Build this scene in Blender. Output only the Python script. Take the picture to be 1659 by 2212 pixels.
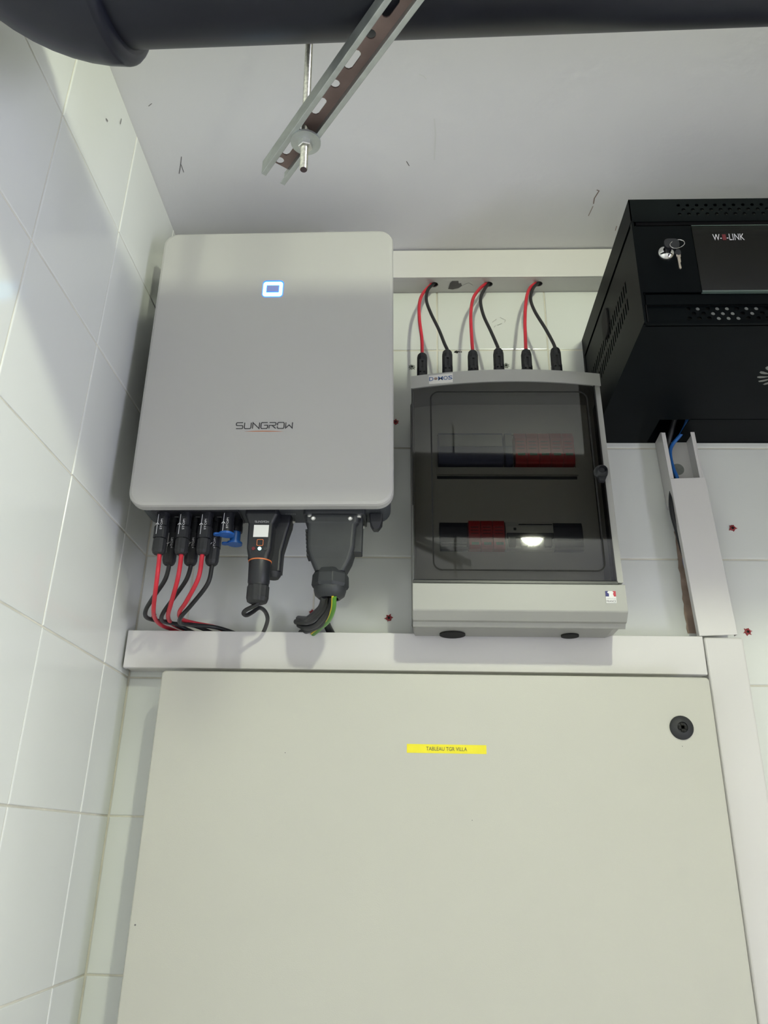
import bpy, math, random
from mathutils import Vector, Matrix
random.seed(7)
for o in list(bpy.data.objects): bpy.data.objects.remove(o)
scene = bpy.context.scene
COL = scene.collection

# ------------------------------------------------------------------ camera
CW = Vector((0.44227, -1.20776, 1.42332)); FPX = 1703.934
RIGHT = Vector((0.99917921, 0.03520727, 0.02003378))
UP = Vector((-0.00466927, -0.39116435, 0.920309))
FWD = Vector((-0.04023807, 0.91964716, 0.3906789))
cd = bpy.data.cameras.new('camera'); cam = bpy.data.objects.new('camera', cd); COL.objects.link(cam)
cd.sensor_fit = 'HORIZONTAL'; cd.sensor_width = 36.0; cd.lens = 36.0*FPX/1659.0; cd.clip_start = 0.01
M = Matrix.Identity(4)
for i in range(3):
    M[i][0] = RIGHT[i]; M[i][1] = UP[i]; M[i][2] = -FWD[i]; M[i][3] = CW[i]
cam.matrix_world = M
scene.camera = cam

# ------------------------------------------------------------------ world, fill light, exposure
w = bpy.data.worlds.new('world'); scene.world = w; w.use_nodes = True
w.node_tree.nodes['Background'].inputs[0].default_value = (0.75, 0.82, 1.0, 1)
w.node_tree.nodes['Background'].inputs[1].default_value = 1.0
ad = bpy.data.lights.new('doorway_fill', 'AREA'); ad.shape = 'RECTANGLE'; ad.size = 0.8; ad.size_y = 1.5
ad.energy = 45; ad.color = (0.77, 0.79, 1.0)
ao = bpy.data.objects.new('doorway_fill', ad); COL.objects.link(ao)
ao.location = (2.56, -1.75, 1.10)
ao.rotation_euler = Vector((0.78, -0.10, -0.62)).to_track_quat('Z', 'Y').to_euler()   # cool fill added in an unseen doorway, tilted up towards the ceiling
BULB = Vector((0.82, -1.47, 2.37)); BULB_STRENGTH = 530.0; BULB_COLOR = (0.945, 1.0, 0.76)
scene.view_settings.view_transform = 'Standard'; scene.view_settings.look = 'None'
scene.view_settings.exposure = 0.36; scene.view_settings.gamma = 1.0
scene.view_settings.use_curve_mapping = False

# ------------------------------------------------------------------ pixel -> point on a plane
def ray(u, v):
    return RIGHT*((u-829.5)/FPX) + UP*(-(v-1106.0)/FPX) + FWD
def PY(u, v, y):
    d = ray(u, v); return CW + d*((y-CW.y)/d.y)
def PZ(u, v, z):
    d = ray(u, v); return CW + d*((z-CW.z)/d.z)
def PX(u, v, x):
    d = ray(u, v); return CW + d*((x-CW.x)/d.x)

# ------------------------------------------------------------------ materials
MATS = {}
def mat(name, col, rough=0.5, metal=0.0, var=0.04, vscale=12.0, bump=0.0, bscale=200.0, emit=None, estr=0.0, coat=0.0, spec=0.5, bdist=0.001):
    m = bpy.data.materials.new(name); m.use_nodes = True; nt = m.node_tree; b = nt.nodes['Principled BSDF']
    tc = nt.nodes.new('ShaderNodeTexCoord')
    if var > 0:
        n = nt.nodes.new('ShaderNodeTexNoise'); n.inputs['Scale'].default_value = vscale; n.inputs['Detail'].default_value = 4
        nt.links.new(tc.outputs['Object'], n.inputs['Vector'])
        r = nt.nodes.new('ShaderNodeValToRGB')
        r.color_ramp.elements[0].position = 0.3; r.color_ramp.elements[1].position = 0.7
        r.color_ramp.elements[0].color = tuple(max(0, c*(1-var)) for c in col)+(1,)
        r.color_ramp.elements[1].color = tuple(min(1, c*(1+var)) for c in col)+(1,)
        nt.links.new(n.outputs['Fac'], r.inputs['Fac']); nt.links.new(r.outputs['Color'], b.inputs['Base Color'])
    else:
        b.inputs['Base Color'].default_value = tuple(col)+(1,)
    b.inputs['Roughness'].default_value = rough; b.inputs['Metallic'].default_value = metal
    b.inputs['Specular IOR Level'].default_value = spec
    b.inputs['Coat Weight'].default_value = coat
    if bump > 0:
        n2 = nt.nodes.new('ShaderNodeTexNoise'); n2.inputs['Scale'].default_value = bscale; n2.inputs['Detail'].default_value = 3
        nt.links.new(tc.outputs['Object'], n2.inputs['Vector'])
        bp = nt.nodes.new('ShaderNodeBump'); bp.inputs['Strength'].default_value = bump; bp.inputs['Distance'].default_value = bdist
        nt.links.new(n2.outputs['Fac'], bp.inputs['Height']); nt.links.new(bp.outputs['Normal'], b.inputs['Normal'])
    if emit:
        b.inputs['Emission Color'].default_value = tuple(emit)+(1,); b.inputs['Emission Strength'].default_value = estr
    MATS[name] = m; return m
def smoked(name, tint, rough=0.03, gloss_ior=1.5):
    m = bpy.data.materials.new(name); m.use_nodes = True; nt = m.node_tree
    nt.nodes.remove(nt.nodes['Principled BSDF']); out = nt.nodes['Material Output']
    t = nt.nodes.new('ShaderNodeBsdfTransparent'); t.inputs[0].default_value = tuple(tint)+(1,)
    g = nt.nodes.new('ShaderNodeBsdfGlossy'); g.inputs['Roughness'].default_value = rough
    f = nt.nodes.new('ShaderNodeFresnel'); f.inputs['IOR'].default_value = gloss_ior
    x = nt.nodes.new('ShaderNodeMixShader')
    nt.links.new(f.outputs[0], x.inputs[0]); nt.links.new(t.outputs[0], x.inputs[1]); nt.links.new(g.outputs[0], x.inputs[2])
    nt.links.new(x.outputs[0], out.inputs['Surface'])
    MATS[name] = m; return m
mat('tile', (0.78, 0.80, 0.765), 0.13, var=0.015, vscale=3, bump=0.10, bscale=9, bdist=0.004)
mat('grout', (0.72, 0.70, 0.60), 0.9, var=0.18, vscale=14, bump=0.4, bscale=400)
mat('ceiling_paint', (0.87, 0.862, 0.862), 0.75, var=0.04, vscale=2.5, bump=0.25, bscale=60, bdist=0.002)
mat('wall_paint', (0.80, 0.79, 0.77), 0.8, var=0.03, vscale=3)
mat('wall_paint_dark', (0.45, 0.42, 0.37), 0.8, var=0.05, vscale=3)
mat('floor_tile', (0.66, 0.65, 0.62), 0.4, var=0.1, vscale=5)
mat('plaster', (0.36, 0.27, 0.21), 0.95, var=0.25, vscale=40, bump=0.8, bscale=150)
mat('scuff', (0.16, 0.15, 0.15), 0.8, var=0.3, vscale=60)
mat('scuff_light', (0.82, 0.82, 0.80), 0.6, var=0.05)
mat('scuff_brown', (0.30, 0.22, 0.18), 0.8, var=0.3, vscale=60)
mat('pencil', (0.40, 0.40, 0.38), 0.8, var=0.2)
mat('pipe_plastic', (0.012, 0.013, 0.020), 0.38, var=0.25, vscale=5, bump=0.05, bscale=30, spec=0.3)
mat('zinc', (0.50, 0.53, 0.52), 0.42, metal=0.85, var=0.12, vscale=60)
mat('zinc_bright', (0.72, 0.72, 0.70), 0.28, metal=1.0, var=0.1, vscale=90)
mat('zinc_brown_reflection', (0.33, 0.24, 0.215), 0.55, metal=0.35, var=0.2, vscale=25)  # brown light reflected on the channel web, put into its base colour
mat('rod_steel', (0.62, 0.62, 0.52), 0.30, metal=0.95, var=0.25, vscale=300)
mat('bolt_end', (0.07, 0.05, 0.05), 0.7, metal=0.3, var=0.2)
mat('inverter_white', (0.48, 0.475, 0.450), 0.42, var=0.012, vscale=6, bump=0.04, bscale=900)
mat('inverter_dark', (0.052, 0.058, 0.064), 0.5, var=0.1, vscale=30, bump=0.05, bscale=600)
mat('heatsink', (0.10, 0.10, 0.11), 0.45, metal=0.6, var=0.1)
mat('black_plastic', (0.012, 0.013, 0.017), 0.42, var=0.15, vscale=60)
mat('black_matte', (0.020, 0.021, 0.023), 0.6, var=0.15, vscale=60)
mat('grey_plastic', (0.028, 0.031, 0.034), 0.5, var=0.1, vscale=40)
mat('black_cable', (0.018, 0.019, 0.021), 0.45, var=0.15, vscale=50)
mat('red_cable', (0.62, 0.025, 0.045), 0.42, var=0.08, vscale=50)
mat('blue_cap', (0.015, 0.11, 0.42), 0.4, var=0.08, vscale=60)
mat('blue_cable', (0.018, 0.13, 0.42), 0.4, var=0.1, vscale=60)
mat('white_print', (0.75, 0.75, 0.76), 0.5, var=0.0)
mat('grey_print', (0.32, 0.32, 0.33), 0.5, var=0.0)
mat('dark_print', (0.045, 0.045, 0.048), 0.5, var=0.0)
mat('orange_print', (0.60, 0.17, 0.05), 0.5, var=0.0)
mat('orange_ring', (0.72, 0.20, 0.06), 0.45, var=0.05)
mat('red_print', (0.16, 0.012, 0.018), 0.5, var=0.0)
mat('sticker_white', (0.78, 0.78, 0.76), 0.45, var=0.02)
mat('sticker_cream', (0.66, 0.65, 0.60), 0.45, var=0.02)
mat('flag_blue', (0.02, 0.02, 0.16), 0.5, var=0.0)
mat('flag_red', (0.50, 0.025, 0.05), 0.5, var=0.0)
mat('domos_blue', (0.06, 0.12, 0.27), 0.5, var=0.0)
mat('trunk_pvc', (0.71, 0.695, 0.67), 0.38, var=0.02, vscale=8)
mat('torn_tape', (0.13, 0.12, 0.12), 0.7, var=0.15, vscale=80)
mat('box_grey', (0.36, 0.36, 0.33), 0.42, var=0.015, vscale=8)
mat('box_inner', (0.62, 0.61, 0.57), 0.5, var=0.03, vscale=8)
smoked('smoked_door', (0.60, 0.60, 0.585), gloss_ior=1.45)
smoked('clear_wrap', (0.93, 0.93, 0.93), rough=0.12, gloss_ior=1.35)
mat('door_groove', (0.010, 0.011, 0.013), 0.35, var=0.0)
mat('module_red', (0.60, 0.018, 0.02), 0.4, var=0.05, vscale=60)
mat('module_green', (0.03, 0.16, 0.05), 0.4, var=0.0)
mat('module_blue', (0.10, 0.115, 0.22), 0.45, var=0.05, vscale=60)
mat('module_grey', (0.42, 0.44, 0.43), 0.45, var=0.04, vscale=60)
mat('module_white', (0.68, 0.68, 0.65), 0.45, var=0.03, vscale=60)
mat('module_dark', (0.035, 0.04, 0.055), 0.45, var=0.1, vscale=60)
mat('cabinet_black', (0.0026, 0.0040, 0.0046), 0.45, var=0.15, vscale=20, bump=0.06, bscale=900, spec=0.06)
smoked('tinted_glass', (0.30, 0.34, 0.32), rough=0.02)
mat('glass_edge', (0.10, 0.14, 0.12), 0.15, var=0.0)
mat('vent_dot', (0.20, 0.21, 0.19), 0.5, var=0.15, vscale=200)
mat('chrome', (0.72, 0.72, 0.70), 0.12, metal=1.0, var=0.0)
mat('key_brass', (0.52, 0.46, 0.38), 0.3, metal=0.9, var=0.1, vscale=200)
mat('panel_cream', (0.53, 0.525, 0.455), 0.42, var=0.015, vscale=4, bump=0.16, bscale=700, bdist=0.0006)
mat('label_yellow', (0.86, 0.76, 0.015), 0.4, var=0.03, vscale=60)
mat('wall_plug_red', (0.30, 0.03, 0.035), 0.55, var=0.15, vscale=200)
mat('hole_dark', (0.012, 0.012, 0.010), 0.9, var=0.0)
mat('plug_grey', (0.26, 0.28, 0.25), 0.5, var=0.1, vscale=200)
mat('yellow_green', (0.10, 0.30, 0.03), 0.4, var=0.0)
mat('earth_yellow', (0.75, 0.60, 0.03), 0.4, var=0.0)
mat('led_cyan', (0.1, 0.2, 0.4), 0.4, var=0.0, emit=(0.22, 0.75, 1.0), estr=3.2)
mat('led_blue', (0.02, 0.06, 0.4), 0.4, var=0.0, emit=(0.01, 0.12, 1.0), estr=2.2)
mat('led_pad', (0.18, 0.22, 0.45), 0.4, var=0.0, emit=(0.26, 0.31, 0.62), estr=0.28)
mat('led_green', (0.1, 0.4, 0.3), 0.4, var=0.0, emit=(0.45, 1.0, 0.92), estr=3.0)
mat('bulb_glow', (0.9, 0.9, 0.9), 0.4, var=0.0, emit=BULB_COLOR, estr=BULB_STRENGTH)
mat('door_wood', (0.35, 0.30, 0.25), 0.5, var=0.1)

# ------------------------------------------------------------------ mesh builder
class MB:
    def __init__(s): s.v = []; s.f = []; s.sm = []
    def add(s, vs, fs, smooth=False):
        k = len(s.v); s.v += [Vector(p) for p in vs]
        for f in fs: s.f.append([i+k for i in f]); s.sm.append(smooth)
        return s
    def box(s, x0, x1, y0, y1, z0, z1):
        p = [(x, y, z) for z in (z0, z1) for y in (y0, y1) for x in (x0, x1)]
        return s.add(p, [(0,2,3,1),(4,5,7,6),(0,1,5,4),(2,6,7,3),(0,4,6,2),(1,3,7,5)])
    def loft(s, rings, cap0=True, cap1=True, closed=True, smooth=False):
        n = len(rings[0]); vs = [p for r in rings for p in r]; fs = []
        for i in range(len(rings)-1):
            for j in range(n if closed else n-1):
                a = i*n+j; b = i*n+(j+1) % n
                fs.append((a, b, b+n, a+n))
        s.add(vs, fs, smooth)
        if cap0: s.add(rings[0], [tuple(range(n-1, -1, -1))])
        if cap1: s.add(rings[-1], [tuple(range(n))])
        return s
    def prism(s, poly, axis, a, b):
        def P(p, t):
            return (t, p[0], p[1]) if axis == 'x' else (p[0], t, p[1]) if axis == 'y' else (p[0], p[1], t)
        return s.loft([[P(p, a) for p in poly], [P(p, b) for p in poly]])
    def cyl(s, p0, p1, r0, r1=None, n=24, cap0=True, cap1=True, smooth=True):
        r1 = r0 if r1 is None else r1
        return s.lathe(p0, p1, [(0, r0), (1, r1)], n, cap0, cap1, smooth)
    def lathe(s, p0, p1, prof, n=24, cap0=True, cap1=True, smooth=True):
        p0 = Vector(p0); p1 = Vector(p1); d = (p1-p0); L = d.length; d.normalize()
        a = d.orthogonal().normalized(); b = d.cross(a)
        rings = [[p0+d*L*t+(a*math.cos(2*math.pi*j/n)+b*math.sin(2*math.pi*j/n))*r for j in range(n)] for t, r in prof]
        return s.loft(rings, cap0, cap1, True, smooth)
    def tube(s, pts, r, n=10, sub=6, caps=True):
        pts = [Vector(p) for p in pts]; q = spline(pts, sub); rings = []
        t = (q[1]-q[0]).normalized(); a = t.orthogonal().normalized()
        for i, p in enumerate(q):
            t = (q[min(i+1, len(q)-1)]-q[max(i-1, 0)]).normalized()
            a = (a-t*a.dot(t)).normalized(); b = t.cross(a)
            rr = r[min(i//sub, len(r)-1)] if isinstance(r, list) else r
            rings.append([p+(a*math.cos(2*math.pi*j/n)+b*math.sin(2*math.pi*j/n))*rr for j in range(n)])
        return s.loft(rings, caps, caps, True, True)
    def sphere(s, c, r, n=20, m=12, sc=(1, 1, 1)):
        c = Vector(c); rings = []
        for i in range(m+1):
            ph = math.pi*i/m - math.pi/2; rr = max(math.cos(ph), 1e-3)
            rings.append([c+Vector((r*sc[0]*rr*math.cos(2*math.pi*j/n), r*sc[1]*rr*math.sin(2*math.pi*j/n), r*sc[2]*math.sin(ph))) for j in range(n)])
        return s.loft(rings, True, True, True, True)
    def xf(s, mtx):
        s.v = [mtx @ p for p in s.v]; return s
def spline(pts, sub):
    if len(pts) < 3: return pts
    P = [pts[0]*2-pts[1]]+pts+[pts[-1]*2-pts[-2]]; out = []
    for i in range(1, len(P)-2):
        p0, p1, p2, p3 = P[i-1:i+3]
        for k in range(sub):
            t = k/sub
            out.append(0.5*((2*p1)+(p2-p0)*t+(2*p0-5*p1+4*p2-p3)*t*t+(3*p1-p0-3*p2+p3)*t**3))
    return out+[pts[-1]]
def rrect(x0, x1, z0, z1, r, n=6):
    out = []
    for cx, cz, a0 in ((x1-r, z0+r, -90), (x1-r, z1-r, 0), (x0+r, z1-r, 90), (x0+r, z0+r, 180)):
        for k in range(n+1):
            a = math.radians(a0+90*k/n); out.append((cx+r*math.cos(a), cz+r*math.sin(a)))
    return out
def rr_slab(mb, x0, x1, z0, z1, r, yf, yb, edge=0.003, n=6, steps=3):
    """rounded-rectangle slab facing -y, front edge rounded over"""
    rings = [[(p[0], yb, p[1]) for p in rrect(x0, x1, z0, z1, r, n)]]
    for k in range(steps+1):
        a = math.pi/2*k/steps; ins = edge*(1-math.cos(a)); y = yf+edge-edge*math.sin(a)
        rings.append([(p[0], y, p[1]) for p in rrect(x0+ins, x1-ins, z0+ins, z1-ins, max(r-ins, 1e-4), n)])
    return mb.loft(rings)
def perf_cell(mb, a0, a1, b0, b1, hole, P, th, n=16):
    """one plate cell with a hole; hole(ang)->radius; P(a,b,t)->point, t 0..th"""
    ca, cb = (a0+a1)/2, (b0+b1)/2; ha, hb = (a1-a0)/2, (b1-b0)/2
    angs = sorted(set([round(2*math.pi*k/n, 6) for k in range(n)]+[round(math.atan2(sy*hb, sx*ha) % (2*math.pi), 6) for sx in (-1, 1) for sy in (-1, 1)]))
    O = []; H = []
    for a in angs:
        c, s_ = math.cos(a), math.sin(a)
        t = min(ha/abs(c) if abs(c) > 1e-9 else 1e9, hb/abs(s_) if abs(s_) > 1e-9 else 1e9)
        O.append((ca+c*t, cb+s_*t)); h = hole(a); H.append((ca+c*h, cb+s_*h))
    m = len(angs); vs = [P(*p, 0) for p in O]+[P(*p, 0) for p in H]+[P(*p, th) for p in O]+[P(*p, th) for p in H]; fs = []
    for j in range(m):
        k = (j+1) % m
        fs += [(j, k, m+k, m+j), (2*m+j, 3*m+j, 3*m+k, 2*m+k), (m+j, m+k, 3*m+k, 3*m+j)]
    mb.add(vs, fs)
def circ(r): return lambda a: r
def stadium(hl, r):
    def f(a):
        c, s_ = abs(math.cos(a)), abs(math.sin(a)); lo, hi = 0, hl+r
        for _ in range(30):
            m = (lo+hi)/2; x, y = c*m, s_*m
            inside = (y < r) if x < hl else ((x-hl)**2+y*y < r*r)
            lo, hi = (m, hi) if inside else (lo, m)
        return lo
    return f
def ribbon(mb, pts, wd, P, closed=False):
    """flat stroke with mitred corners; P(x,z)->point"""
    n = len(pts); L = []; Rr = []
    for i in range(n):
        def dr(a, b):
            dx, dz = pts[b][0]-pts[a][0], pts[b][1]-pts[a][1]; l = math.hypot(dx, dz) or 1; return dx/l, dz/l
        d1 = dr(i-1, i) if (i > 0 or closed) else dr(i, i+1)
        d2 = dr(i, (i+1) % n) if (i < n-1 or closed) else d1
        nx, nz = -(d1[1]+d2[1]), d1[0]+d2[0]; l = math.hypot(nx, nz) or 1; nx /= l; nz /= l
        k = wd/2/max(0.4, abs(nx*-d1[1]+nz*d1[0]))
        L.append(P(pts[i][0]+nx*k, pts[i][1]+nz*k)); Rr.append(P(pts[i][0]-nx*k, pts[i][1]-nz*k))
    fs = []
    for i in range(n if closed else n-1):
        j = (i+1) % n; fs.append((i, n+i, n+j, j))
    mb.add(L+Rr, fs)

ROOT = {}
def new_mesh(name, mb, m):
    me = bpy.data.meshes.new(name); me.from_pydata([tuple(p) for p in mb.v], [], mb.f)
    me.polygons.foreach_set('use_smooth', mb.sm); me.materials.append(MATS[m]); me.update(); me.validate()
    if any(mb.sm): me.set_sharp_from_angle(angle=math.radians(38))
    return me
def obj(name, mb, m, parent=None, bevel=0.0, label=None, loc=None, seg=2):
    base = Vector(loc) if loc is not None else (ROOT[parent.name] if parent else Vector((0, 0, 0)))
    mb.v = [p-base for p in mb.v]
    o = bpy.data.objects.new(name, new_mesh(name, mb, m)); COL.objects.link(o)
    if parent: o.parent = parent
    else: o.location = base
    ROOT[o.name] = base
    if label: o['label'] = label
    if bevel > 0:
        b = o.modifiers.new('bevel', 'BEVEL'); b.width = bevel; b.segments = seg; b.limit_method = 'ANGLE'; b.angle_limit = math.radians(40)
    return o
def thing(name, label, cat, loc, group=None, roty=0.0):
    o = bpy.data.objects.new(name, None); COL.objects.link(o); o.location = loc; o.empty_display_size = 0.02
    o.rotation_euler = (0, roty, 0)
    o['label'] = label; o['category'] = cat
    if group: o['group'] = group
    ROOT[o.name] = Vector(loc); return o
def tag(o, label, cat, group=None):
    o['label'] = label; o['category'] = cat
    if group: o['group'] = group
    return o
def struct(o, label=None):
    o['kind'] = 'structure'
    if label: o['label'] = label
    return o
def text_mb(body, P, width=None, height=None, sx=1.0, bold=0.0):
    """lettering as flat mesh; P(x,z)->point with the text centred on 0,0"""
    c = bpy.data.curves.new('t', 'FONT'); c.body = body; c.size = 1.0; c.fill_mode = 'FRONT'; c.resolution_u = 3; c.offset = bold
    o = bpy.data.objects.new('t', c); COL.objects.link(o)
    bpy.context.view_layer.update()
    me = bpy.data.meshes.new_from_object(o.evaluated_get(bpy.context.evaluated_depsgraph_get()))
    vs = [v.co.copy() for v in me.vertices]; fs = [tuple(p.vertices) for p in me.polygons]
    bpy.data.objects.remove(o); bpy.data.curves.remove(c); bpy.data.meshes.remove(me)
    x0, x1 = min(v.x for v in vs), max(v.x for v in vs); y0, y1 = min(v.y for v in vs), max(v.y for v in vs)
    kx = width/(x1-x0) if width else height/(y1-y0); ky = height/(y1-y0) if height else kx
    mb = MB(); mb.add([P((v.x-(x0+x1)/2)*kx*sx, (v.y-(y0+y1)/2)*ky) for v in vs], fs); return mb

# ================================================================== room shell
CEIL = 2.45; RX = 2.0; FY = -2.6
def slab(name, x0, x1, y0, y1, z0, z1, m, lab=None):
    return struct(obj(name, MB().box(x0, x1, y0, y1, z0, z1), m), lab)
slab('floor', -0.3, RX+0.5, FY-0.1, 0.12, -0.1, 0.0, 'floor_tile')
ceiling = slab('ceiling', -0.3, RX+0.1, FY-0.1, 0.12, CEIL, CEIL+0.1, 'ceiling_paint')
wall_back = slab('wall_back', -0.15, RX+0.1, 0.0016, 0.12, 0.0, CEIL, 'grout')
mbw = MB().box(RX, RX+0.5, -1.35, 0.0016, 0, CEIL).box(RX, RX+0.5, FY, -2.15, 0, CEIL).box(RX, RX+0.5, -2.15, -1.35, 2.05, CEIL)  # unseen wall; deep doorway and dark paint put in to limit fill light
struct(obj('wall_right', mbw, 'wall_paint_dark'))
slab('wall_front', 0.0, RX, FY-0.1, FY, 0.0, CEIL, 'wall_paint')
# left wall: tiled up to the doorway, painted round it
TY = -1.3232
wall_left = slab('wall_left', -0.12, -0.0016, TY, 0.0016, 0.0, CEIL, 'grout')
struct(obj('wall_left_entry', MB().box(-0.12, 0, FY, TY-0.0005, 0, CEIL), 'wall_paint'))
fr = MB().box(RX-0.012, RX+0.125, -1.395, -1.34, 0, 2.09).box(RX-0.012, RX+0.125, -2.16, -2.105, 0, 2.09).box(RX-0.012, RX+0.125, -2.105, -1.395, 2.04, 2.09)
struct(obj('trim_1', fr, 'door_wood', bevel=0.003))

TP = 0.20; ZROW = 2.4566; JT = 0.0026; TH = 0.006; YP = 0.2032
def tile_mesh(wd, h):
    mb = MB(); c = 0.0010; rings = []
    for d, i in ((TH, 0), (c, 0), (0.0003, c*0.45), (0, c*1.6)):
        rings.append([(sx*(wd/2-i), d, sz*(h/2-i)) for sx, sz in ((-1, -1), (1, -1), (1, 1), (-1, 1))])
    mb.loft(rings, cap0=False); return new_mesh('tile', mb, 'tile')
cache = {}
def put_tile(parent, a0, a1, z0, z1, left):
    key = (round(a1-a0, 4), round(z1-z0, 4))
    if key not in cache: cache[key] = tile_mesh(a1-a0-JT, z1-z0-JT)
    o = bpy.data.objects.new('tile', cache[key]); COL.objects.link(o); o.parent = parent
    tx, tz = random.gauss(0, 0.0011), random.gauss(0, 0.0011)
    zc = (z0+z1)/2; ac = (a0+a1)/2
    if left: o.location = (-0.0002, ac, zc); o.rotation_euler = (tx, 0, math.pi/2+tz)
    else: o.location = (ac, 0.0002, zc); o.rotation_euler = (tx, 0, tz)
zs = [CEIL]+[ZROW-TP*k for k in range(1, 13)]+[0.0]
xs = [0.0, 0.08]+[0.28+0.2*k for k in range(9)]+[RX]
ys = [0.0]+[-0.1035-YP*k for k in range(7)]
ys[-1] = TY
for i in range(len(zs)-1):
    for j in range(len(xs)-1): put_tile(wall_back, xs[j], xs[j+1], zs[i+1], zs[i], False)
    for j in range(len(ys)-1): put_tile(wall_left, ys[j+1], ys[j], zs[i+1], zs[i], True)
# bare chased strip in the tiles beside the upright trunking
mb = MB()
L = [PY(1457, 1148, -0.0006), PY(1464, 1205, -0.0006), PY(1471, 1260, -0.0006), PY(1478, 1315, -0.0006), PY(1485, 1368, -0.0006)]
edge = [(p.x+random.uniform(-0.0012, 0.0012), p.z) for p in spline(L, 5)]
poly = edge+[(0.905, edge[-1][1]), (0.895, edge[0][1])]
mb.prism(poly, 'y', -0.0009, 0.004)
obj('plaster_strip', mb, 'plaster', wall_back)
# marks on ceiling and wall
def scuff(parent, pts, wd, m, P, name='scuff_mark'):
    mb = MB(); ribbon(mb, pts, wd, P); obj(name, mb, m, parent)
PC = lambda x, z: (x, z, CEIL-0.0004)
def cpx(*uv): return [tuple(PZ(u, v, CEIL)[:2]) for u, v in uv]
scuff(ceiling, cpx((392, 338), (390, 356), (387, 375)), 0.0012, 'scuff', PC)
scuff(ceiling, cpx((391, 355), (397, 372)), 0.0010, 'scuff', PC)
scuff(ceiling, cpx((1289, 410), (1294, 412), (1284, 428), (1282, 440)), 0.0016, 'scuff_brown', PC)
scuff(ceiling, cpx((1281, 445), (1271, 466)), 0.0012, 'scuff_brown', PC)
scuff(ceiling, cpx((1332, 488), (1329, 498)), 0.0012, 'scuff_brown', PC)
scuff(ceiling, cpx((905, 160), (915, 164), (921, 171)), 0.0015, 'scuff_light', PC)
scuff(ceiling, cpx((878, 348), (884, 358)), 0.0014, 'scuff', PC)
scuff(ceiling, cpx((321, 229), (328, 223)), 0.0010, 'scuff', PC)
scuff(ceiling, cpx((938, 256), (941, 290), (938, 345)), 0.0022, 'scuff_light', PC)
PL = lambda a, z: (0.0009, a, z)
def lpx(*uv): return [tuple(PX(u, v, 0.0)[1:]) for u, v in uv]
scuff(wall_left, lpx((228, 256), (232, 262)), 0.0022, 'scuff', PL)
scuff(wall_left, lpx((261, 256), (259, 268)), 0.0020, 'scuff', PL)
PW = lambda x, z: (x, -0.0009, z)
def bpx(*uv):
    return [(PY(u, v, 0).x, PY(u, v, 0).z) for u, v in uv]
for a in (((1063, 697), (1072, 690)), ((1074, 703), (1084, 699)), ((1080, 686), (1092, 692), (1090, 697)), ((1067, 708), (1070, 704))):
    scuff(wall_back, bpx(*a), 0.0007, 'pencil', PW, 'pencil_mark')

# ================================================================== bulb behind the camera
t = thing('ceiling_bulb', 'round glowing bulb in a short ceiling holder', 'lamp', (BULB.x, BULB.y, CEIL))
obj('holder', MB().lathe((BULB.x, BULB.y, CEIL), (BULB.x, BULB.y, BULB.z+0.034), [(0, 0.04), (0.25, 0.04), (0.3, 0.02), (1, 0.018)]), 'black_plastic', t)
obj('bulb', MB().sphere(BULB, 0.036), 'bulb_glow', t)

# ================================================================== drain pipe
PR = 0.100; PZC = 2.19
def pipe_y(x): return -0.769 - (x-0.25)*0.0186
pp = thing('drain_pipe', 'thick black plastic pipe with elbow running under the ceiling', 'pipe', (0.9, pipe_y(0.9), PZC))
obj('pipe', MB().cyl((0.14, pipe_y(0.14), PZC), (RX, pipe_y(RX), PZC), PR, n=64), 'pipe_plastic', pp)
ER = 0.114; rb = 0.048; x0 = 0.1655; rings = []; mb = MB()
y0 = pipe_y(0.16)
def ring(c, t, r, n=56):
    t = Vector(t).normalized(); up = Vector((0, 0, 1)); s = t.cross(up).normalized()
    return [Vector(c)+(s*math.cos(2*math.pi*j/n)+up*math.sin(2*math.pi*j/n))*r for j in range(n)]
cyy = -1
for k in range(5):        # rounded lip of the socket
    a = math.pi/2*k/4; rings.append(ring((x0+0.008*math.cos(a)-0.004, y0, PZC), (-1, 0, 0), ER-0.010*(1-math.sin(a))))
for k in range(0, 13):
    a = math.pi/2*k/12
    rings.append(ring((x0-0.004-rb*math.sin(a), y0-rb*(1-math.cos(a)), PZC), (-math.cos(a), -math.sin(a), 0), ER))
rings.append(ring((x0-0.004-rb, y0-rb-0.14, PZC), (0, -1, 0), ER))
mb.loft(rings, smooth=True)
obj('elbow', mb, 'pipe_plastic', pp)
obj('pipe_return', MB().cyl((x0-0.004-rb, y0-rb-0.13, PZC), (x0-0.004-rb, FY, PZC), PR, n=48), 'pipe_plastic', pp)

# ================================================================== pipe hanger
ZS = PZC-PR            # web top
nut = PZ(660, 312, ZS-0.022)
e_l = PZ(590, 388, ZS-0.018); far = PZ(874, 0, ZS-0.018)
dv = Vector((far.x-e_l.x, far.y-e_l.y, 0)).normalized(); sv = Vector((dv.y, -dv.x, 0))
hang = thing('pipe_hanger', 'slotted galvanised channel on threaded rods carrying the black pipe', 'bracket', (nut.x, nut.y, ZS))
end0 = Vector((e_l.x, e_l.y, ZS)); LEN = 0.47; HW = 0.0138; FH = 0.018; LIP = 0.0055; TK = 0.0016
def S(a, b, z): return end0+dv*a+sv*b+Vector((0, 0, z))
mb = MB()
prof = [(-HW, 0), (-HW, -FH), (-HW+LIP, -FH), (-HW+LIP, -FH+TK), (-HW+TK, -FH+TK), (-HW+TK, 0)]
for sg in (1, -1):
    pr = prof if sg == 1 else [(-p[0], p[1]) for p in prof][::-1]
    mb.loft([[S(a, p[0], p[1]) for p in pr] for a in (0, LEN)])
obj('channel_flanges', mb, 'zinc', hang, bevel=0.0006)
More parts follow.
